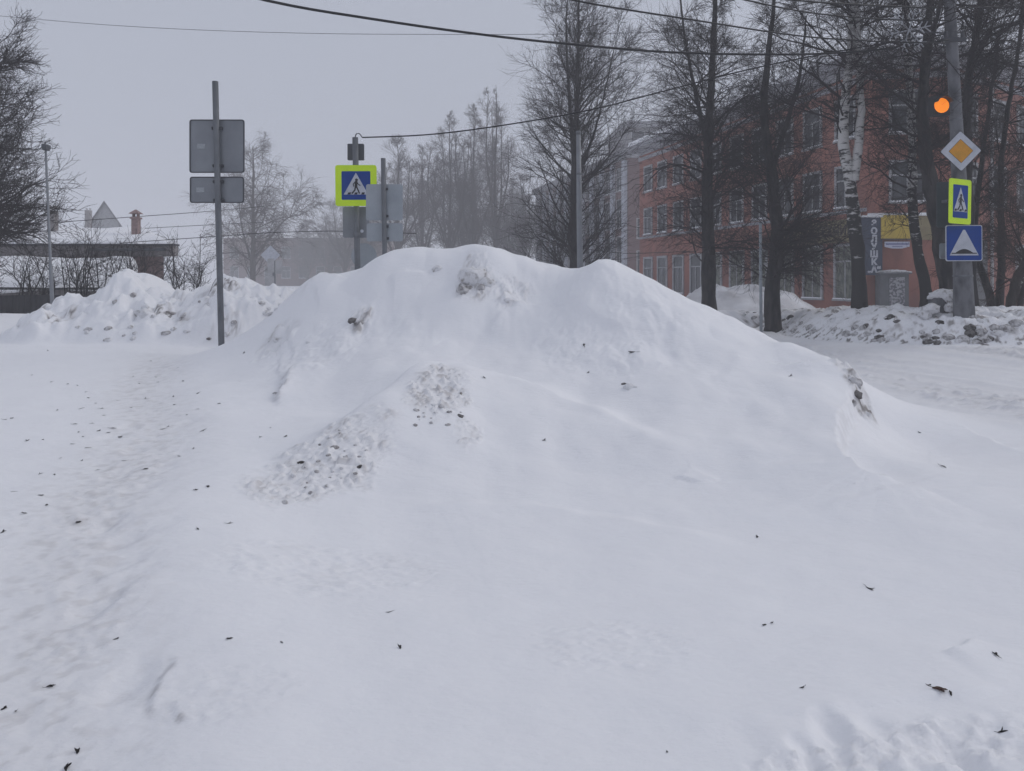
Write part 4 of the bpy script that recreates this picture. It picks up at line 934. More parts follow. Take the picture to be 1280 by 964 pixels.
# ------------------------------------------------------------------ buildings
def wall_poly(mb, P, z0, z1, m=0):
    b = len(mb.v); n = len(P)
    for z in (z0, z1):
        for (x, y) in P: mb.v.append(np.array([x, y, z]))
    for i in range(n):
        j = (i+1) % n; mb.face([b+i, b+j, b+n+j, b+n+i], m)
    mb.face([b+n+i for i in range(n)], m)
def offset_poly(P, d):
    P = [np.array(p, float) for p in P]; n = len(P); out = []
    for i in range(n):
        a, b, c = P[i-1], P[i], P[(i+1) % n]; e1 = (b-a)/np.linalg.norm(b-a); e2 = (c-b)/np.linalg.norm(c-b)
        n1 = np.array([e1[1], -e1[0]]); n2 = np.array([e2[1], -e2[0]]); k = n1+n2; k /= np.linalg.norm(k)
        out.append(b+k*d/max(.35, np.dot(k, n1)))
    return out
def frustum(mb, P, Q, z0, z1, m=0):
    b = len(mb.v); n = len(P)
    for p in P: mb.v.append(np.array([p[0], p[1], z0]))
    for p in Q: mb.v.append(np.array([p[0], p[1], z1]))
    for i in range(n):
        j = (i+1) % n; mb.face([b+i, b+j, b+n+j, b+n+i], m)
    mb.face([b+n+i for i in range(n)], m); mb.face([b+i for i in range(n)][::-1], m)
def facade(A, B):
    A = np.array([*A, 0.0]); B = np.array([*B, 0.0]); u = B-A; L = np.linalg.norm(u); u /= L; n = np.array([u[1], -u[0], 0]); return A, u, n, L
def window(parent, O, u, n, a0, a1, z0, z1, mull=1, trans=.68, glass='glass', sur=.12, trim='trim'):
    mb = MB()
    mb.fbox(O, u, n, a0-sur, a0, z0-.02, z1+.0, .002, .075); mb.fbox(O, u, n, a1, a1+sur, z0-.02, z1, .002, .075)
    mb.fbox(O, u, n, a0-sur, a1+sur, z1, z1+sur, .002, .08); mb.fbox(O, u, n, a0-sur-.04, a1+sur+.04, z0-.1, z0-.02, .002, .13)
    for i in range(mull): 
        c = a0+(a1-a0)*(i+1)/(mull+1); mb.fbox(O, u, n, c-.03, c+.03, z0-.018, z0+(z1-z0)*trans-.002, .022, .05)
    if trans < 1: zt = z0+(z1-z0)*trans; mb.fbox(O, u, n, a0+.001, a1-.001, zt, zt+.07, .022, .052)
    mb.fbox(O, u, n, a0-sur, a1+sur, z0-.019, z0+.035, .0505 if trans < 1 else .03, .122, 1)
    w = mb.build('window', [M[trim], M['snow']], parent)
    g = MB(); g.fbox(O, u, n, a0-.001, a1+.001, z0-.019, z1+.001, .003, .02); g.build('pane', M[glass], w)
    return w

# salmon three-storey building
A_, B_, C_, D_ = (9.3, 56.0), (15.25, 33.0), (18.65, 32.5), (36.0, 44.0)
BP = [A_, B_, C_, D_, (33, 56), (21, 59)]
bld = thing('salmon_building', 'salmon-pink three-storey building with a grey cornice and snowy roof on the right', 'building', (15.25, 33, 0))
mb = MB(); wall_poly(mb, BP, -.3, 11.1); mb.build('wall', M['plaster'], bld)
mb = MB(); frustum(mb, offset_poly(BP, .012), offset_poly(BP, .35), 10.6, 11.0); frustum(mb, offset_poly(BP, .55), offset_poly(BP, .6), 11.002, 11.35)
frustum(mb, offset_poly(BP, .06), offset_poly(BP, .06), 10.2, 10.45); mb.build('cornice', M['cornice'], bld)
mb = MB(); cen = np.mean(np.array(BP), 0); Q = [cen+(np.array(p)-cen)*.42 for p in BP]
frustum(mb, offset_poly(BP, .66), offset_poly(BP, .6), 11.352, 11.65); frustum(mb, offset_poly(BP, .598), Q, 11.652, 14.4); mb.build('snowy_roof', M['snow'], bld)
O, u, n, L = facade(B_, A_); n = -n if np.dot(n, np.array([-1, 0, 0])) < 0 else n
k = 1/abs(u[1])
mb = MB(); mb.fbox(O, u, n, .05, 5.9, 3.28, 4.3, .01, .14, 0); fas = mb.build('fascia_board', M['beige'], bld)
mb = MB(); mb.fbox(O, u, n, .0, L, 4.55, 4.7, .003, .09, 0); mb.build('string_course', M['cornice'], bld)
ysw = [33.7, 35.95, 38.1, 40.3, 42.5, 44.8, 47.1, 49.4, 51.7, 53.9]
for i, y in enumerate(ysw):
    a0 = (y-33)*k; a1 = a0+1.25
    window(bld, O, u, n, a0, a1, .75, 3.1, 1, .7, 'curtain' if i < 6 else 'glass', .14)
    window(bld, O, u, n, a0+.05, a1-.05, 4.85, 6.6, 1, .66)
    window(bld, O, u, n, a0+.05, a1-.05, 7.9, 9.6, 1, .66)
Oc, uc, nc, Lc = facade(B_, C_); nc = nc if nc[1] < 0 else -nc
mb = MB(); mb.fbox(Oc, uc, nc, .72, Lc-.05, 3.3, 4.32, .01, .1, 0); mb.build('fascia_board', M['beige'], bld)
mb = MB(); mb.fbox(Oc, uc, nc, .02, Lc-.02, 4.33, 4.45, .003, .2, 0); mb.build('snowy_ledge', M['snow'], bld)
window(bld, Oc, uc, nc, 1.0, 2.25, 4.95, 6.6, 1, .66); window(bld, Oc, uc, nc, 1.0, 2.25, 7.9, 9.6, 1, .66)
Or, ur, nr, Lr = facade(C_, D_); nr = nr if nr[1] < 0 else -nr
for j in range(6):
    a = .55+2.6*j
    window(bld, Or, ur, nr, a+.1, a+1.35, 4.85, 6.6, 1, .66); window(bld, Or, ur, nr, a+.1, a+1.35, 7.9, 9.6, 1, .66)
    if j > 1: window(bld, Or, ur, nr, a, a+1.35, .75, 3.1, 1, .7, 'curtain', .14)
mb = MB(); mb.fbox(Or, ur, nr, 1.15, 2.75, -.1, 3.35, .003, .12, 0); mb.fbox(Or, ur, nr, 1.2, 2.7, 1.9, 1.98, .122, .15, 1); mb.build('shutter_gate', [M['grey_paint'], M['galv']], bld)
mb = MB(); mb.tube([Or+ur*3.1+nr*.14+np.array([0,0,.2]), Or+ur*3.1+nr*.14+np.array([0,0,10.5])], .075, 10); mb.build('downpipe', M['trim'], bld, True)
# vestibule with posters
q0 = (at(1106, 0, 32.4)[0]-Oc[0])/uc[0]; q1 = (at(1131, 0, 32.4)[0]-Oc[0])/uc[0]
mb = MB(); mb.fbox(Oc, uc, nc, q0-.15, q1+.12, -.2, 1.85, .003, .7, 0); vst = mb.build('vestibule', M['grey_paint'], bld)
mb = MB(); mb.fbox(Oc, uc, nc, q0+.2, q1-.05, .3, 1.72, .702, .72, 0); mb.build('door', M['poster'], vst)
mb = MB(); mb.fbox(Oc, uc, nc, q0-.28, q1+.2, 1.852, 1.9, .004, .85, 0); mb.build('canopy', M['galv'], vst)
V, F_ = CLODS[4]; W_ = V*np.array([.66, .4, .13])+(Oc+uc*(q0+q1)/2+nc*.42+np.array([0, 0, 1.93]))
mesh_obj('canopy_snow', W_, [i for f in F_ for i in f], [3]*len(F_), M['clod_pale'], vst, smooth=True)

def text_obj(s, size, mat, O, u, v, parent, name='lettering', ext=.012, bold=0.0, spacing=1.0, align='CENTER'):
    cu = bpy.data.curves.new(name, 'FONT'); cu.body = s; cu.size = size; cu.extrude = ext; cu.offset = bold
    cu.align_x = align; cu.align_y = 'CENTER'; cu.space_character = spacing
    tmp = bpy.data.objects.new('tmp_text', cu); col.objects.link(tmp); bpy.context.view_layer.update()
    me = bpy.data.meshes.new_from_object(tmp.evaluated_get(bpy.context.evaluated_depsgraph_get()))
    bpy.data.objects.remove(tmp); bpy.data.curves.remove(cu)
    n_ = np.cross(u, v); Vv = np.array([q.co[:] for q in me.vertices])
    Vw = np.asarray(O)+Vv[:, :1]*u+Vv[:, 1:2]*v+Vv[:, 2:3]*n_ - ORG[parent.name]
    me.vertices.foreach_set('co', Vw.astype(np.float32).ravel()); me.update(); me.materials.append(M[mat]); me.name = name
    o = bpy.data.objects.new(name, me); col.objects.link(o); o.parent = parent; ORG[o.name] = ORG[parent.name]
    return o
# text on the receding beige fascia: reads towards the corner (from far to near)
text_obj('ТЕХНИКА', .62, 'letter_dark', O+u*1.75+n*.155+np.array([0, 0, 3.78]), -u, ZU, fas, ext=.008, bold=.012, spacing=1.05)
# vertical shop sign
sg = thing('shop_sign', 'narrow navy vertical shop sign with pale letters by the birch', 'shop sign', at(1090, 308, 32.3))
p = at(1089.5, 308, 32.45); w, h = 27*32.45/960, 72*32.45/960; mb = MB()
mb.prism(p, XU, ZU, rrect(w, h, .02), -.1, .0, 0); mb.build('board', M['navy'], sg)
mb = MB(); mb.prism(p+np.array([0, -.05, h/2+.045]), XU, ZU, rrect(w, .08, .035), -.1, .04, 0); mb.build('snow_strip', M['clod_pale'], sg)
for i, ch in enumerate('ЗОЛУШК'): text_obj(ch, .36, 'letter', p+np.array([.1, -.012, h/2-.26-i*.325]), XU, ZU, sg, 'letter', .006, .02)
text_obj('„А“', .36, 'letter', p+np.array([.1, -.012, h/2-.26-6*.325]), XU, ZU, sg, 'letter', .006, .02)
ctx = [(-.335, .65), (-.33, .2), (-.33, -.1), (-.29, -.55)]
# yellow board and street plate
yb = thing('shop_board', 'plain mustard-yellow signboard above the poster door', 'signboard', at(1120, 284, 32.4))
p = at(1119.5, 284, 32.42); mb = MB(); mb.prism(p, XU, ZU, rrect(36*.0338, 30*.0338, .02), -.06, 0, 0); mb.build('board', M['yellow'], yb)
mb = MB(); mb.prism(p, XU, ZU, rrect(37*.0338, .05, .01, 4, 0, -.51), -.06, .03, 0); mb.build('lower_rail', M['letter_dark'], yb)
pl = thing('wall_plate', 'small white and blue wall plate beneath the yellow signboard', 'plate', at(1121, 306, 32.4))
p = at(1121.5, 306, 32.38); mb = MB(); w = 31*.0338
mb.prism(p, XU, ZU, [(-w/2, .13), (w/2, .13), (w/2, -.08), (w*.2, -.16), (-w*.2, -.16), (-w/2, -.09)], -.03, 0, 0)
mb.prism(p, XU, ZU, [(-w*.46, .06), (w*.46, .06), (w*.46, .0), (-w*.46, .0)], .002, .006, 1)
for i in range(9): mb.prism(p, XU, ZU, [(-.2+i*.048, -.05), (-.168+i*.048, -.05), (-.168+i*.048, -.1), (-.2+i*.048, -.1)], .002, .006, 1)
mb.build('plate', [M['plate'], M['plate_text']], pl)

# pilastered building further on
A2, B2 = (3.6, 116.0), (12.2, 80.5)
b2 = thing('pilastered_building', 'hazy building with tall white pilasters seen behind the big lime', 'building', (12.2, 80.5, 0))
P2 = [A2, B2, (31, 85), (23, 122)]
mb = MB(); wall_poly(mb, P2, -.3, 14.4); mb.build('wall', M['plaster_dim'], b2)
mb = MB(); frustum(mb, offset_poly(P2, .5), offset_poly(P2, .5), 14.402, 15.2); frustum(mb, offset_poly(P2, .08), offset_poly(P2, .08), -.2, 1.9); mb.build('cornice', M['cornice'], b2)
mb = MB(); frustum(mb, offset_poly(P2, .52), offset_poly(P2, -5.0), 15.202, 17.2); mb.build('snowy_roof', M['snow'], b2)
O2, u2, n2, L2 = facade(B2, A2); n2 = -n2 if n2[0] > 0 else n2
for i in range(11):
    a = .3+i*3.4; mb = MB(); mb.fbox(O2, u2, n2, a, a+.8, 1.9, 14.2, .003, .35); mb.build('pilaster', M['white'], b2)
    if i < 10:
        for z0, z1 in ((2.3, 6.2), (7.2, 10.2), (11.2, 13.6)): window(b2, O2, u2, n2, a+1.3, a+2.9, z0, z1, 1, .6, 'glass', .1)
# end wall windows
O3, u3, n3, L3 = facade(B2, (31, 85)); n3 = n3 if n3[1] < 0 else -n3
for i in range(3):
    for z0, z1 in ((2.3, 4.6), (6.0, 8.0)): window(b2, O3, u3, n3, 1+i*2.6, 2.4+i*2.6, z0, z1, 1, .6, 'glass', .1)
# taller block behind
b3 = thing('flat_roofed_block', 'taller flat-roofed hazy block showing above the salmon roof', 'building', (16, 100, 0))
P3 = [(14.0, 112), (15.0, 100), (29, 100), (29, 112)]
mb = MB(); wall_poly(mb, P3, -.3, 21.4); mb.build('wall', M['render_grey'], b3)
mb = MB(); frustum(mb, offset_poly(P3, .4), offset_poly(P3, .4), 21.402, 22.2); mb.build('parapet', M['cornice'], b3)
O4, u4, n4, L4 = facade((15.0, 100), (29, 100)); n4 = n4 if n4[1] < 0 else -n4
for i in range(5):
    for z0 in (10.8, 14.6, 18.4): window(b3, O4, u4, n4, .6+i*2.5, 2.2+i*2.5, z0, z0+2.5, 1, .65, 'glass', .1)
# long grey building closing the misty street
b4 = thing('far_building', 'long low building dissolving in the haze at the end of the street', 'building', (-36, 165, 0))
mb = MB(); mb.box((-62, 165, -.3), (-27, 176, 10.6)); mb.build('wall', M['plaster_dim'], b4)
mb = MB(); mb.box8([(-62.4, 164.6, 10.602), (-26.6, 164.6, 10.602), (-26.6, 176.4, 10.602), (-62.4, 176.4, 10.602), (-62.4, 169.5, 12.0), (-28.6, 169.5, 12.0), (-28.6, 171.5, 12.0), (-62.4, 171.5, 12.0)]); mb.build('snowy_roof', M['snow'], b4)
for i in range(9):
    for z0 in (2.0, 6.2): window(b4, np.array([-62, 165, 0.0]), XU, np.array([0, -1.0, 0]), 1.5+i*3.7, 3.2+i*3.7, z0, z0+2.4, 1, .65, 'glass', .1, 'cornice')

# left house
hs = thing('brick_house', 'low brick house with a broad snow-covered roof behind the left fence', 'house', (-15, 28, 0))
xr = at(203, 0, 27.6)[0]; xl = -24.0
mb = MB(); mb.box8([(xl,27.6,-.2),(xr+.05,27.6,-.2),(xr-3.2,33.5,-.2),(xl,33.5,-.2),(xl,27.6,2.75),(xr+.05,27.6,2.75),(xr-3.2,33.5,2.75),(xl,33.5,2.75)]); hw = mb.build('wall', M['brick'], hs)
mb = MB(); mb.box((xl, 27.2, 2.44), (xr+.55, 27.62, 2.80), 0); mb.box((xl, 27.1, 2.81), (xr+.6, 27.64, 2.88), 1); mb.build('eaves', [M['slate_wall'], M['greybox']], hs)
mb = MB(); mb.box((at(120, 0, 27.5)[0], 27.0, 2.62), (xr+.35, 27.09, 2.72)); mb.build('gutter', M['greybox'], hs)
# roof as a soft-edged snow sheet
def snow_roof(name, x0, x1, ya, yb, za, zb, th, parent, seed, hipr=0.0, sag=0.0):
    nxr, nyr = 70, 26; a = np.linspace(0, 1, nxr); b_ = np.linspace(0, 1, nyr); U, T_ = np.meshgrid(a, b_)
    X = x0+(x1-x0)*U; X = X - hipr*T_*np.clip((U-.6)/.4, 0, 1)
    Y = ya+(yb-ya)*T_; Z = za+(zb-za)*T_ + th*np.minimum(1, np.sqrt(np.clip(T_*9, 0, 1)))*np.sqrt(np.clip((1-U)*30, 0, 1)) + 0.07*fbm(X*.5, Y*.6, seed, 3) - sag*np.abs(np.sin(X*.9))*(1-T_)
    v = []; J, I = np.nonzero(np.ones((nyr-1, nxr-1))); q = J*nxr+I; N = nxr*nyr
    top = np.stack([X.ravel(), Y.ravel(), Z.ravel()], 1); bot = np.stack([X.ravel(), Y.ravel(), (za+(zb-za)*T_).ravel()-.02], 1)
    f = np.concatenate([np.stack([q, q+1, q+nxr+1, q+nxr], 1), np.stack([q, q+nxr, q+nxr+1, q+1], 1)+N])
    e = np.arange(nxr-1); f = np.concatenate([f, np.stack([e+N, e+1+N, e+1, e], 1)])
    s_ = (np.arange(nyr-1)+1)*nxr-1; f = np.concatenate([f, np.stack([s_, s_+N, s_+nxr+N, s_+nxr], 1)])
    return mesh_obj(name, np.concatenate([top, bot]), f.ravel(), np.full(len(f), 4), M['snow'], parent, smooth=True)
snow_roof('snowy_roof', xl, xr+.62, 27.05, 31.4, 2.89, 3.62, .14, hs, 501, 3.0)
mb = MB(); mb.box8([(xl, 31.35, 2.7), (xr-2.5, 31.35, 2.7), (xr-3.4, 34, 2.7), (xl, 34, 2.7), (xl, 31.38, 3.6), (xr-2.6, 31.38, 3.6), (xr-2.7, 31.6, 3.6), (xl, 31.6, 3.6)]); mb.build('rear_roof', M['snow'], hs)
def chimney(px, top, bot, wpx, Y, parent, cap=True, mat='brick'):
    p = at(px, bot, Y); q = at(px, top, Y); w = wpx*Y/F/2
    mb = MB(); mb.box((p[0]-w, Y-w, p[2]-.6), (p[0]+w, Y+w, q[2])); 
    if cap: mb.box((p[0]-w-.04, Y-w-.04, q[2]+.001), (p[0]+w+.04, Y+w+.04, q[2]+.07)); mb.box8([(p[0]-w-.08, Y-w-.08, q[2]+.2), (p[0]+w+.08, Y-w-.08, q[2]+.2), (p[0]+w+.08, Y+w+.08, q[2]+.2), (p[0]-w-.08, Y+w+.08, q[2]+.2), (p[0]-.02, Y-.02, q[2]+.36), (p[0]+.02, Y-.02, q[2]+.36), (p[0]+.02, Y+.02, q[2]+.36), (p[0]-.02, Y+.02, q[2]+.36)])
    for s in (-1, 1): mb.box((p[0]+s*w*.7-.02, Y-w*.7, q[2]+.071), (p[0]+s*w*.7+.02, Y+w*.7, q[2]+.199))
    return mb.build('chimney', M[mat], parent)
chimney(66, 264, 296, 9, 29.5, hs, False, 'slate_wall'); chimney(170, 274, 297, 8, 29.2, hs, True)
# shed with thick snow
sd = thing('snowy_shed', 'long low shed buried under thick rounded snow behind the fence', 'shed', (-15, 24, 0))
xs1 = at(176, 0, 23.5)[0]
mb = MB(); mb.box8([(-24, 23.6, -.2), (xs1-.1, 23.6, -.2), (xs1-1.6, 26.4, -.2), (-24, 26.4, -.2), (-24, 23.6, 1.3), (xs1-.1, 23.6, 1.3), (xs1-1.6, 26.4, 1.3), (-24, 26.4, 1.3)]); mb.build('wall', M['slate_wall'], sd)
mb = MB(); mb.box8([(-22.2, 23.3, 1.301), (xs1, 23.3, 1.301), (xs1-1.55, 26.5, 2.0), (-22.2, 26.5, 2.0), (-22.2, 23.3, 1.36), (xs1, 23.3, 1.36), (xs1-1.55, 26.5, 2.06), (-22.2, 26.5, 2.06)]); mb.build('roof_sheet', M['greybox'], sd)
snow_roof('roof_snow', -22.2, xs1, 23.3, 26.5, 1.365, 2.065, .34, sd, 511, 1.55, .16)
# far gabled house
gh = thing('gabled_house', 'hazy steep-gabled house top far behind the snowy roof', 'house', (-44, 84, 0))
Yg = 84; ap = at(130, 253, Yg); l = at(112, 281, Yg); r = at(149, 281, Yg)
dg = 5.0; kx = -dg*.533
def gq(p, d): return np.array([p[0]+kx*d/dg, Yg+d, p[2]])
mb = MB(); lo = np.array([0, 0, -l[2]-.2])
mb.box8([gq(l+lo, 0), gq(r+lo, 0), gq(r+lo, dg), gq(l+lo, dg), gq(l, 0), gq(r, 0), gq(r, dg), gq(l, dg)])
b = len(mb.v); dn = np.array([0, 0, .002]); mb.v += [gq(l+dn, 0), gq(r+dn, 0), gq(ap, 0), gq(l+dn, dg), gq(r+dn, dg), gq(ap, dg)]
for f in ((0,1,2),(5,4,3),(0,2,5,3),(2,1,4,5)): mb.face([b+q for q in f])
mb.build('wall', M['trim'], gh)
mb = MB()
for e in (l, r):
    sg_ = np.sign(e[0]-ap[0]); e2 = e+np.array([sg_*.3, 0, -.45]); up = np.array([sg_*.1, 0, .13]); g1 = np.array([0, 0, .01]); g2 = np.array([0, 0, .17])
    mb.box8([gq(ap+g1, -.3), gq(e2+g1, -.3), gq(e2+g1, dg), gq(ap+g1, dg), gq(ap+g2, -.3), gq(e2+up, -.3), gq(e2+up, dg), gq(ap+g2, dg)])
mb.build('roof', M['render_grey'], gh)
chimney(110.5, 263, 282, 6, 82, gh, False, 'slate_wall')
# dark fence
fn = thing('sheet_fence', 'dark corrugated sheet fence along the left edge under the shrubs', 'fence', (-14, 20, 0))
mb = MB(); z1 = at(0, 369, 19.6)[2]; x0 = -19.0; x1 = at(150, 0, 19.6)[0]; n = int((x1-x0)/.075)
b0 = 0
for i in range(n+1):
    x = x0+i*.075; y = 19.6+(.018 if i % 2 else -.018)
    mb.v += [np.array([x, y, .1]), np.array([x, y, z1+.008*math.sin(x*3)])]
for i in range(n): mb.face([2*i, 2*i+2, 2*i+3, 2*i+1])
mb.build('sheet', M['fence'], fn)
mb = MB(); 
for i in range(4): mb.box((x0+.6+i*2.5, 19.64, 0), (x0+.68+i*2.5, 19.72, z1-.04))
mb.box((x0, 19.63, z1-.2), (x1, 19.639, z1-.13)); mb.build('frame', M['greybox'], fn)

# ------------------------------------------------------------------ fallen leaves and pods on the snow
def leaf_mesh(name, L, w, curl, stem, seed, mat):
    rnd = random.Random(seed); mb = MB()
    def blade(o, ang, L, w, tilt, curl):
        n = 8; b = len(mb.v); ca, sa = math.cos(ang), math.sin(ang); bend = rnd.uniform(-.35, .35)
        for i in range(n):
            t = i/(n-1); ww = w*(math.sin(math.pi*min(1, .08+t*.92))**.8)*rnd.uniform(.6, 1.25)*.5; fold = rnd.uniform(.1, .5)
            x = L*t; y = bend*L*t*t; z = tilt*L*t + curl*L*math.sin(t*4+seed)
            for sgn, dz in ((-1, fold*ww), (0, 0), (1, fold*ww*rnd.uniform(.2, 1.4)), (1, -.0015), (0, -.0015), (-1, -.0015)):
                yy = y+sgn*ww; zz = z+.003+(dz if dz > 0 else (abs(sgn)*fold*ww*.6+dz if dz < 0 else 0))
                mb.v.append(np.array([o[0]+x*ca-yy*sa, o[1]+x*sa+yy*ca, max(.0005, o[2]+zz)]))
        for i in range(n-1):
            for q in range(6): qq = (q+1) % 6; mb.face([b+i*6+q, b+i*6+qq, b+i*6+6+qq, b+i*6+6+q])
        mb.face([b+q for q in range(5, -1, -1)]); mb.face([b+(n-1)*6+q for q in range(6)])
    blade((-L*.5, 0, 0), 0, L, w, curl*.3, .05)
    a = rnd.uniform(.5, 2.4)*rnd.choice([-1, 1]); blade((-L*.1, 0, 0), a, L*rnd.uniform(.35, .7), w*.7, curl*2, .06)
    if stem:
        e = np.array([-L*.5, 0, .004]); mb.tube(smooth_path([e, e+np.array([-L*.2, .004*rnd.uniform(-2, 2), .003]), e+np.array([-L*.42, .012*rnd.uniform(-1, 1), .006])], 5), .0013, 5)
    o = mb.build(name, mat, None, True)
    col.objects.unlink(o); return o
LP = [leaf_mesh('dry_leaf', .055, .016, .12, True, 1, M['leaf']), leaf_mesh('dry_leaf', .042, .018, .2, False, 2, M['leaf']), leaf_mesh('dry_leaf', .062, .011, .08, True, 3, M['leaf']), leaf_mesh('dry_leaf', .045, .015, .35, False, 4, M['leaf']),
      leaf_mesh('dry_leaf', .038, .02, .15, False, 6, M['leaf']), leaf_mesh('dry_leaf', .07, .009, .1, False, 7, M['leaf'])]
LB = leaf_mesh('dry_leaf', .052, .024, .12, True, 5, M['leaf_brown'])
def leaf(px, py, sc, label, k=None, o0=None):
    o0 = o0 or LP[random.randrange(6) if k is None else k]; c = o0.copy(); col.objects.link(c)
    p = spot(px, py); g = np.array([float(hgt(p[0]+.02, p[1])-hgt(p[0]-.02, p[1]))/.04, float(hgt(p[0], p[1]+.02)-hgt(p[0], p[1]-.02))/.04])
    g = np.clip(g, -.6, .6)
    c.location = (float(p[0]), float(p[1]), float(hgt(p[0], p[1]))+.001)
    n_ = Vector((-g[0], -g[1], 1)).normalized(); q = Vector((0, 0, 1)).rotation_difference(n_)
    c.rotation_mode = 'QUATERNION'; c.rotation_quaternion = q @ Matrix.Rotation(random.uniform(0, 6.3), 3, 'Z').to_quaternion()
    sc *= .82; c.scale = (sc*random.uniform(.85, 1.2), sc*random.uniform(.75, 1.15), sc*random.uniform(.6, 1.2)); tag(c, label, 'leaf', 'dark leaves scattered on the snow'); return c
leaf(946, 672, .85, 'lone dark leaf on smooth snow right of the mound foot', 1)
leaf(1088, 737, 1.0, 'long curved black leaf alone on the smooth right foreground', 2)
leaf(956, 783, .6, 'smaller dark leaf of a close pair in the foreground', 1)
leaf(965, 780, .75, 'upright dark leaf of a close pair in the foreground', 3)
leaf(1243, 819, .9, 'dark winged leaf near the small hollow at lower right', 0)
leaf(1175, 864, 1.05, 'brown curled leaf near the lower right trodden snow', None, LB)
leaf(1188, 869, .6, 'small dark fragment touching the brown curled leaf', 1)
leaf(1161, 857, .45, 'tiny dark bud left of the brown curled leaf', 1)
leaf(1253, 916, .75, 'dark twiggy leaf in the trodden snow at lower right', 2)
leaf(1003, 861, .6, 'thin dark leaf with a stalk on smooth snow, lower right', 2)
leaf(500, 811, .85, 'dark leaf with a raised stalk in the central foreground', 3)
leaf(486, 766, .6, 'flat dark sliver just above the stalked central leaf', 2)
leaf(287, 799, .8, 'dark hump-shaped leaf above the rough snow at lower left', 1)
leaf(352, 804, .5, 'small dark leaf beside pale clods at lower left', 1)
leaf(1180, 584, 1.6, 'dark leaf half buried right of the scooped hollow', 0)
leaf(1149, 541, .8, 'tiny dark leaf between the mound and the road', 1)
leaf(988, 471, 1.3, 'dark leaf on the right shoulder of the mound', 3)
leaf(729, 432, 1.4, 'dark leaf high on the front face of the mound', 0)
leaf(790, 441, 1.7, 'long dark sliver high on the right front of the mound', 2)
leaf(605, 473, 1.1, 'dark leaf on the mound above the dirty patches', 3)
leaf(680, 551, 1.1, 'dark leaf low on the front of the mound', 3)
leaf(735, 466, .8, 'small dark speck-like leaf on the middle of the mound', 1)
leaf(834, 941, .35, 'tiny dark speck-like leaf at the bottom centre', 1)
leaf(20, 890, .5, 'small dark leaf at the lower left border', 3); leaf(64, 859, .75, 'dark crumpled leaf in the lower left trodden path', 0)
leaf(97, 940, .8, 'bent dark leaf at the bottom left', 3); leaf(82, 961, .9, 'dark leaf cut by the bottom edge at left', 0)
leaf(4, 888, .7, 'dark ring-like leaf touching the left edge', 1)
leaf(248, 662, .7, 'dark leaf standing on the left walkway below the dirty slope', 0); leaf(287, 655, .7, 'flat dark leaf next to the standing one on the walkway', 2)
LBL = 'small dark leaf scattered over the trodden walkway on the left'
cnt = 0
for (px, py) in [(75,575),(102,576),(104,548),(92,557),(33,552),(52,552),(57,632),(32,641),(52,620),(70,515),(112,498),(130,520),(148,500),(165,472),(172,480),(195,470),(222,460),(228,476),(65,478),(85,481),(103,513),(115,528),(100,540),(125,540),(140,535),(215,496),(248,510),(205,535),(245,615),(262,607),(338,536),(325,547),(357,547),(305,440),(338,428),(300,475),(250,490),(68,592),(50,592),(16,616),(3,667),(0,692),(98,655),(143,800),(15,525),(5,525),(40,470),(58,440),(98,484),(108,490),(120,505),(95,530),(128,512),(137,540),(110,560),(190,452),(196,478),(180,500),(162,510),(150,545),(235,520),(218,508),(275,505),(255,540),(208,533),(240,560),(222,570),(183,585),(155,575),(120,590)]:
    if px < 2 or py > 860: continue
    leaf(px+random.uniform(-2, 2), py+random.uniform(-2, 2), random.uniform(.6, 1.25) if py < 560 else random.uniform(.6, 1.1), LBL)

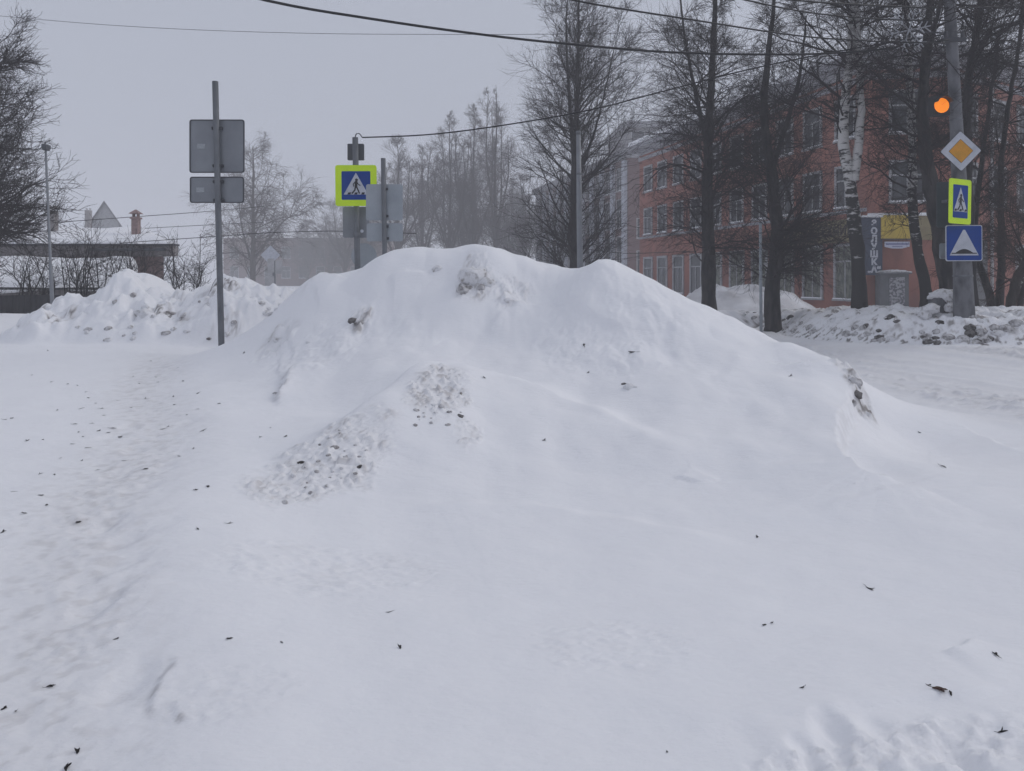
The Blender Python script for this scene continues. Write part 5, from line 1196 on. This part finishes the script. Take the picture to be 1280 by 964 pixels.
# ------------------------------------------------------------------ haze, sky, light, camera
mh = bpy.data.materials.new('haze_air'); mh.use_nodes = True; nt = mh.node_tree
for nd in list(nt.nodes):
    if nd.type == 'BSDF_PRINCIPLED': nt.nodes.remove(nd)
pv = nt.nodes.new('ShaderNodeVolumePrincipled'); pv.inputs['Color'].default_value = (0.93, 0.935, 0.96, 1); pv.inputs['Density'].default_value = 0.0037; pv.inputs['Anisotropy'].default_value = 0.0
outn = [x for x in nt.nodes if x.type == 'OUTPUT_MATERIAL'][0]; nt.links.new(pv.outputs['Volume'], outn.inputs['Volume'])
mb = MB(); far = max(abs(xs[0]), xs[-1], abs(ys[0]), ys[-1])+15; mb.box((-far, -far, float(GH.min())-1.5), (far, far, 34)); hz = mb.build('haze', mh)
hz['kind'] = 'stuff'

w = bpy.data.worlds.new('World'); scene.world = w; w.use_nodes = True; nt = w.node_tree; bg = nt.nodes['Background']
sky = nt.nodes.new('ShaderNodeTexSky'); sky.sky_type = 'NISHITA'; sky.sun_disc = False; sky.sun_elevation = R(38); sky.sun_rotation = R(72); sky.dust_density = 3.0; sky.air_density = 1.0
hs_ = nt.nodes.new('ShaderNodeHueSaturation'); hs_.inputs['Saturation'].default_value = 0.25
mxs = nt.nodes.new('ShaderNodeMix'); mxs.data_type = 'RGBA'; mxs.inputs['Factor'].default_value = 0.86; mxs.inputs['B'].default_value = (4.18, 4.5, 5.4, 1)   # the even cloud deck
nt.links.new(sky.outputs['Color'], hs_.inputs['Color']); nt.links.new(hs_.outputs['Color'], mxs.inputs['A']); nt.links.new(mxs.outputs['Result'], bg.inputs['Color'])
bg.inputs['Strength'].default_value = 0.1
sl = bpy.data.lights.new('sun', 'SUN'); sl.energy = 0.85; sl.angle = R(30); sl.color = (1.0, 0.96, 0.92)
so = bpy.data.objects.new('sun', sl); col.objects.link(so)
el, az = R(38), R(72); dvec = Vector((math.sin(az)*math.cos(el), math.cos(az)*math.cos(el), math.sin(el)))
so.rotation_euler = dvec.to_track_quat('Z', 'Y').to_euler(); so.location = (0, 0, 30)

cd = bpy.data.cameras.new('camera'); cam = bpy.data.objects.new('camera', cd); col.objects.link(cam)
cam.location = (0, 0, EYE); cam.rotation_euler = (R(90), 0, 0); cd.sensor_width = 36; cd.lens = F/1280*36; cd.shift_y = -(482-HY)/1280
cd.clip_start = 0.05; cd.clip_end = 3000; scene.camera = cam
vs = scene.view_settings; vs.view_transform = 'Standard'; vs.look = 'None'; vs.exposure = 0.08; vs.gamma = 1; vs.use_curve_mapping = False
cy = scene.cycles; cy.use_denoising = True; cy.max_bounces = 6; cy.diffuse_bounces = 3; cy.glossy_bounces = 2; cy.transmission_bounces = 2; cy.volume_bounces = 2
cy.use_adaptive_sampling = True; cy.adaptive_threshold = 0.02
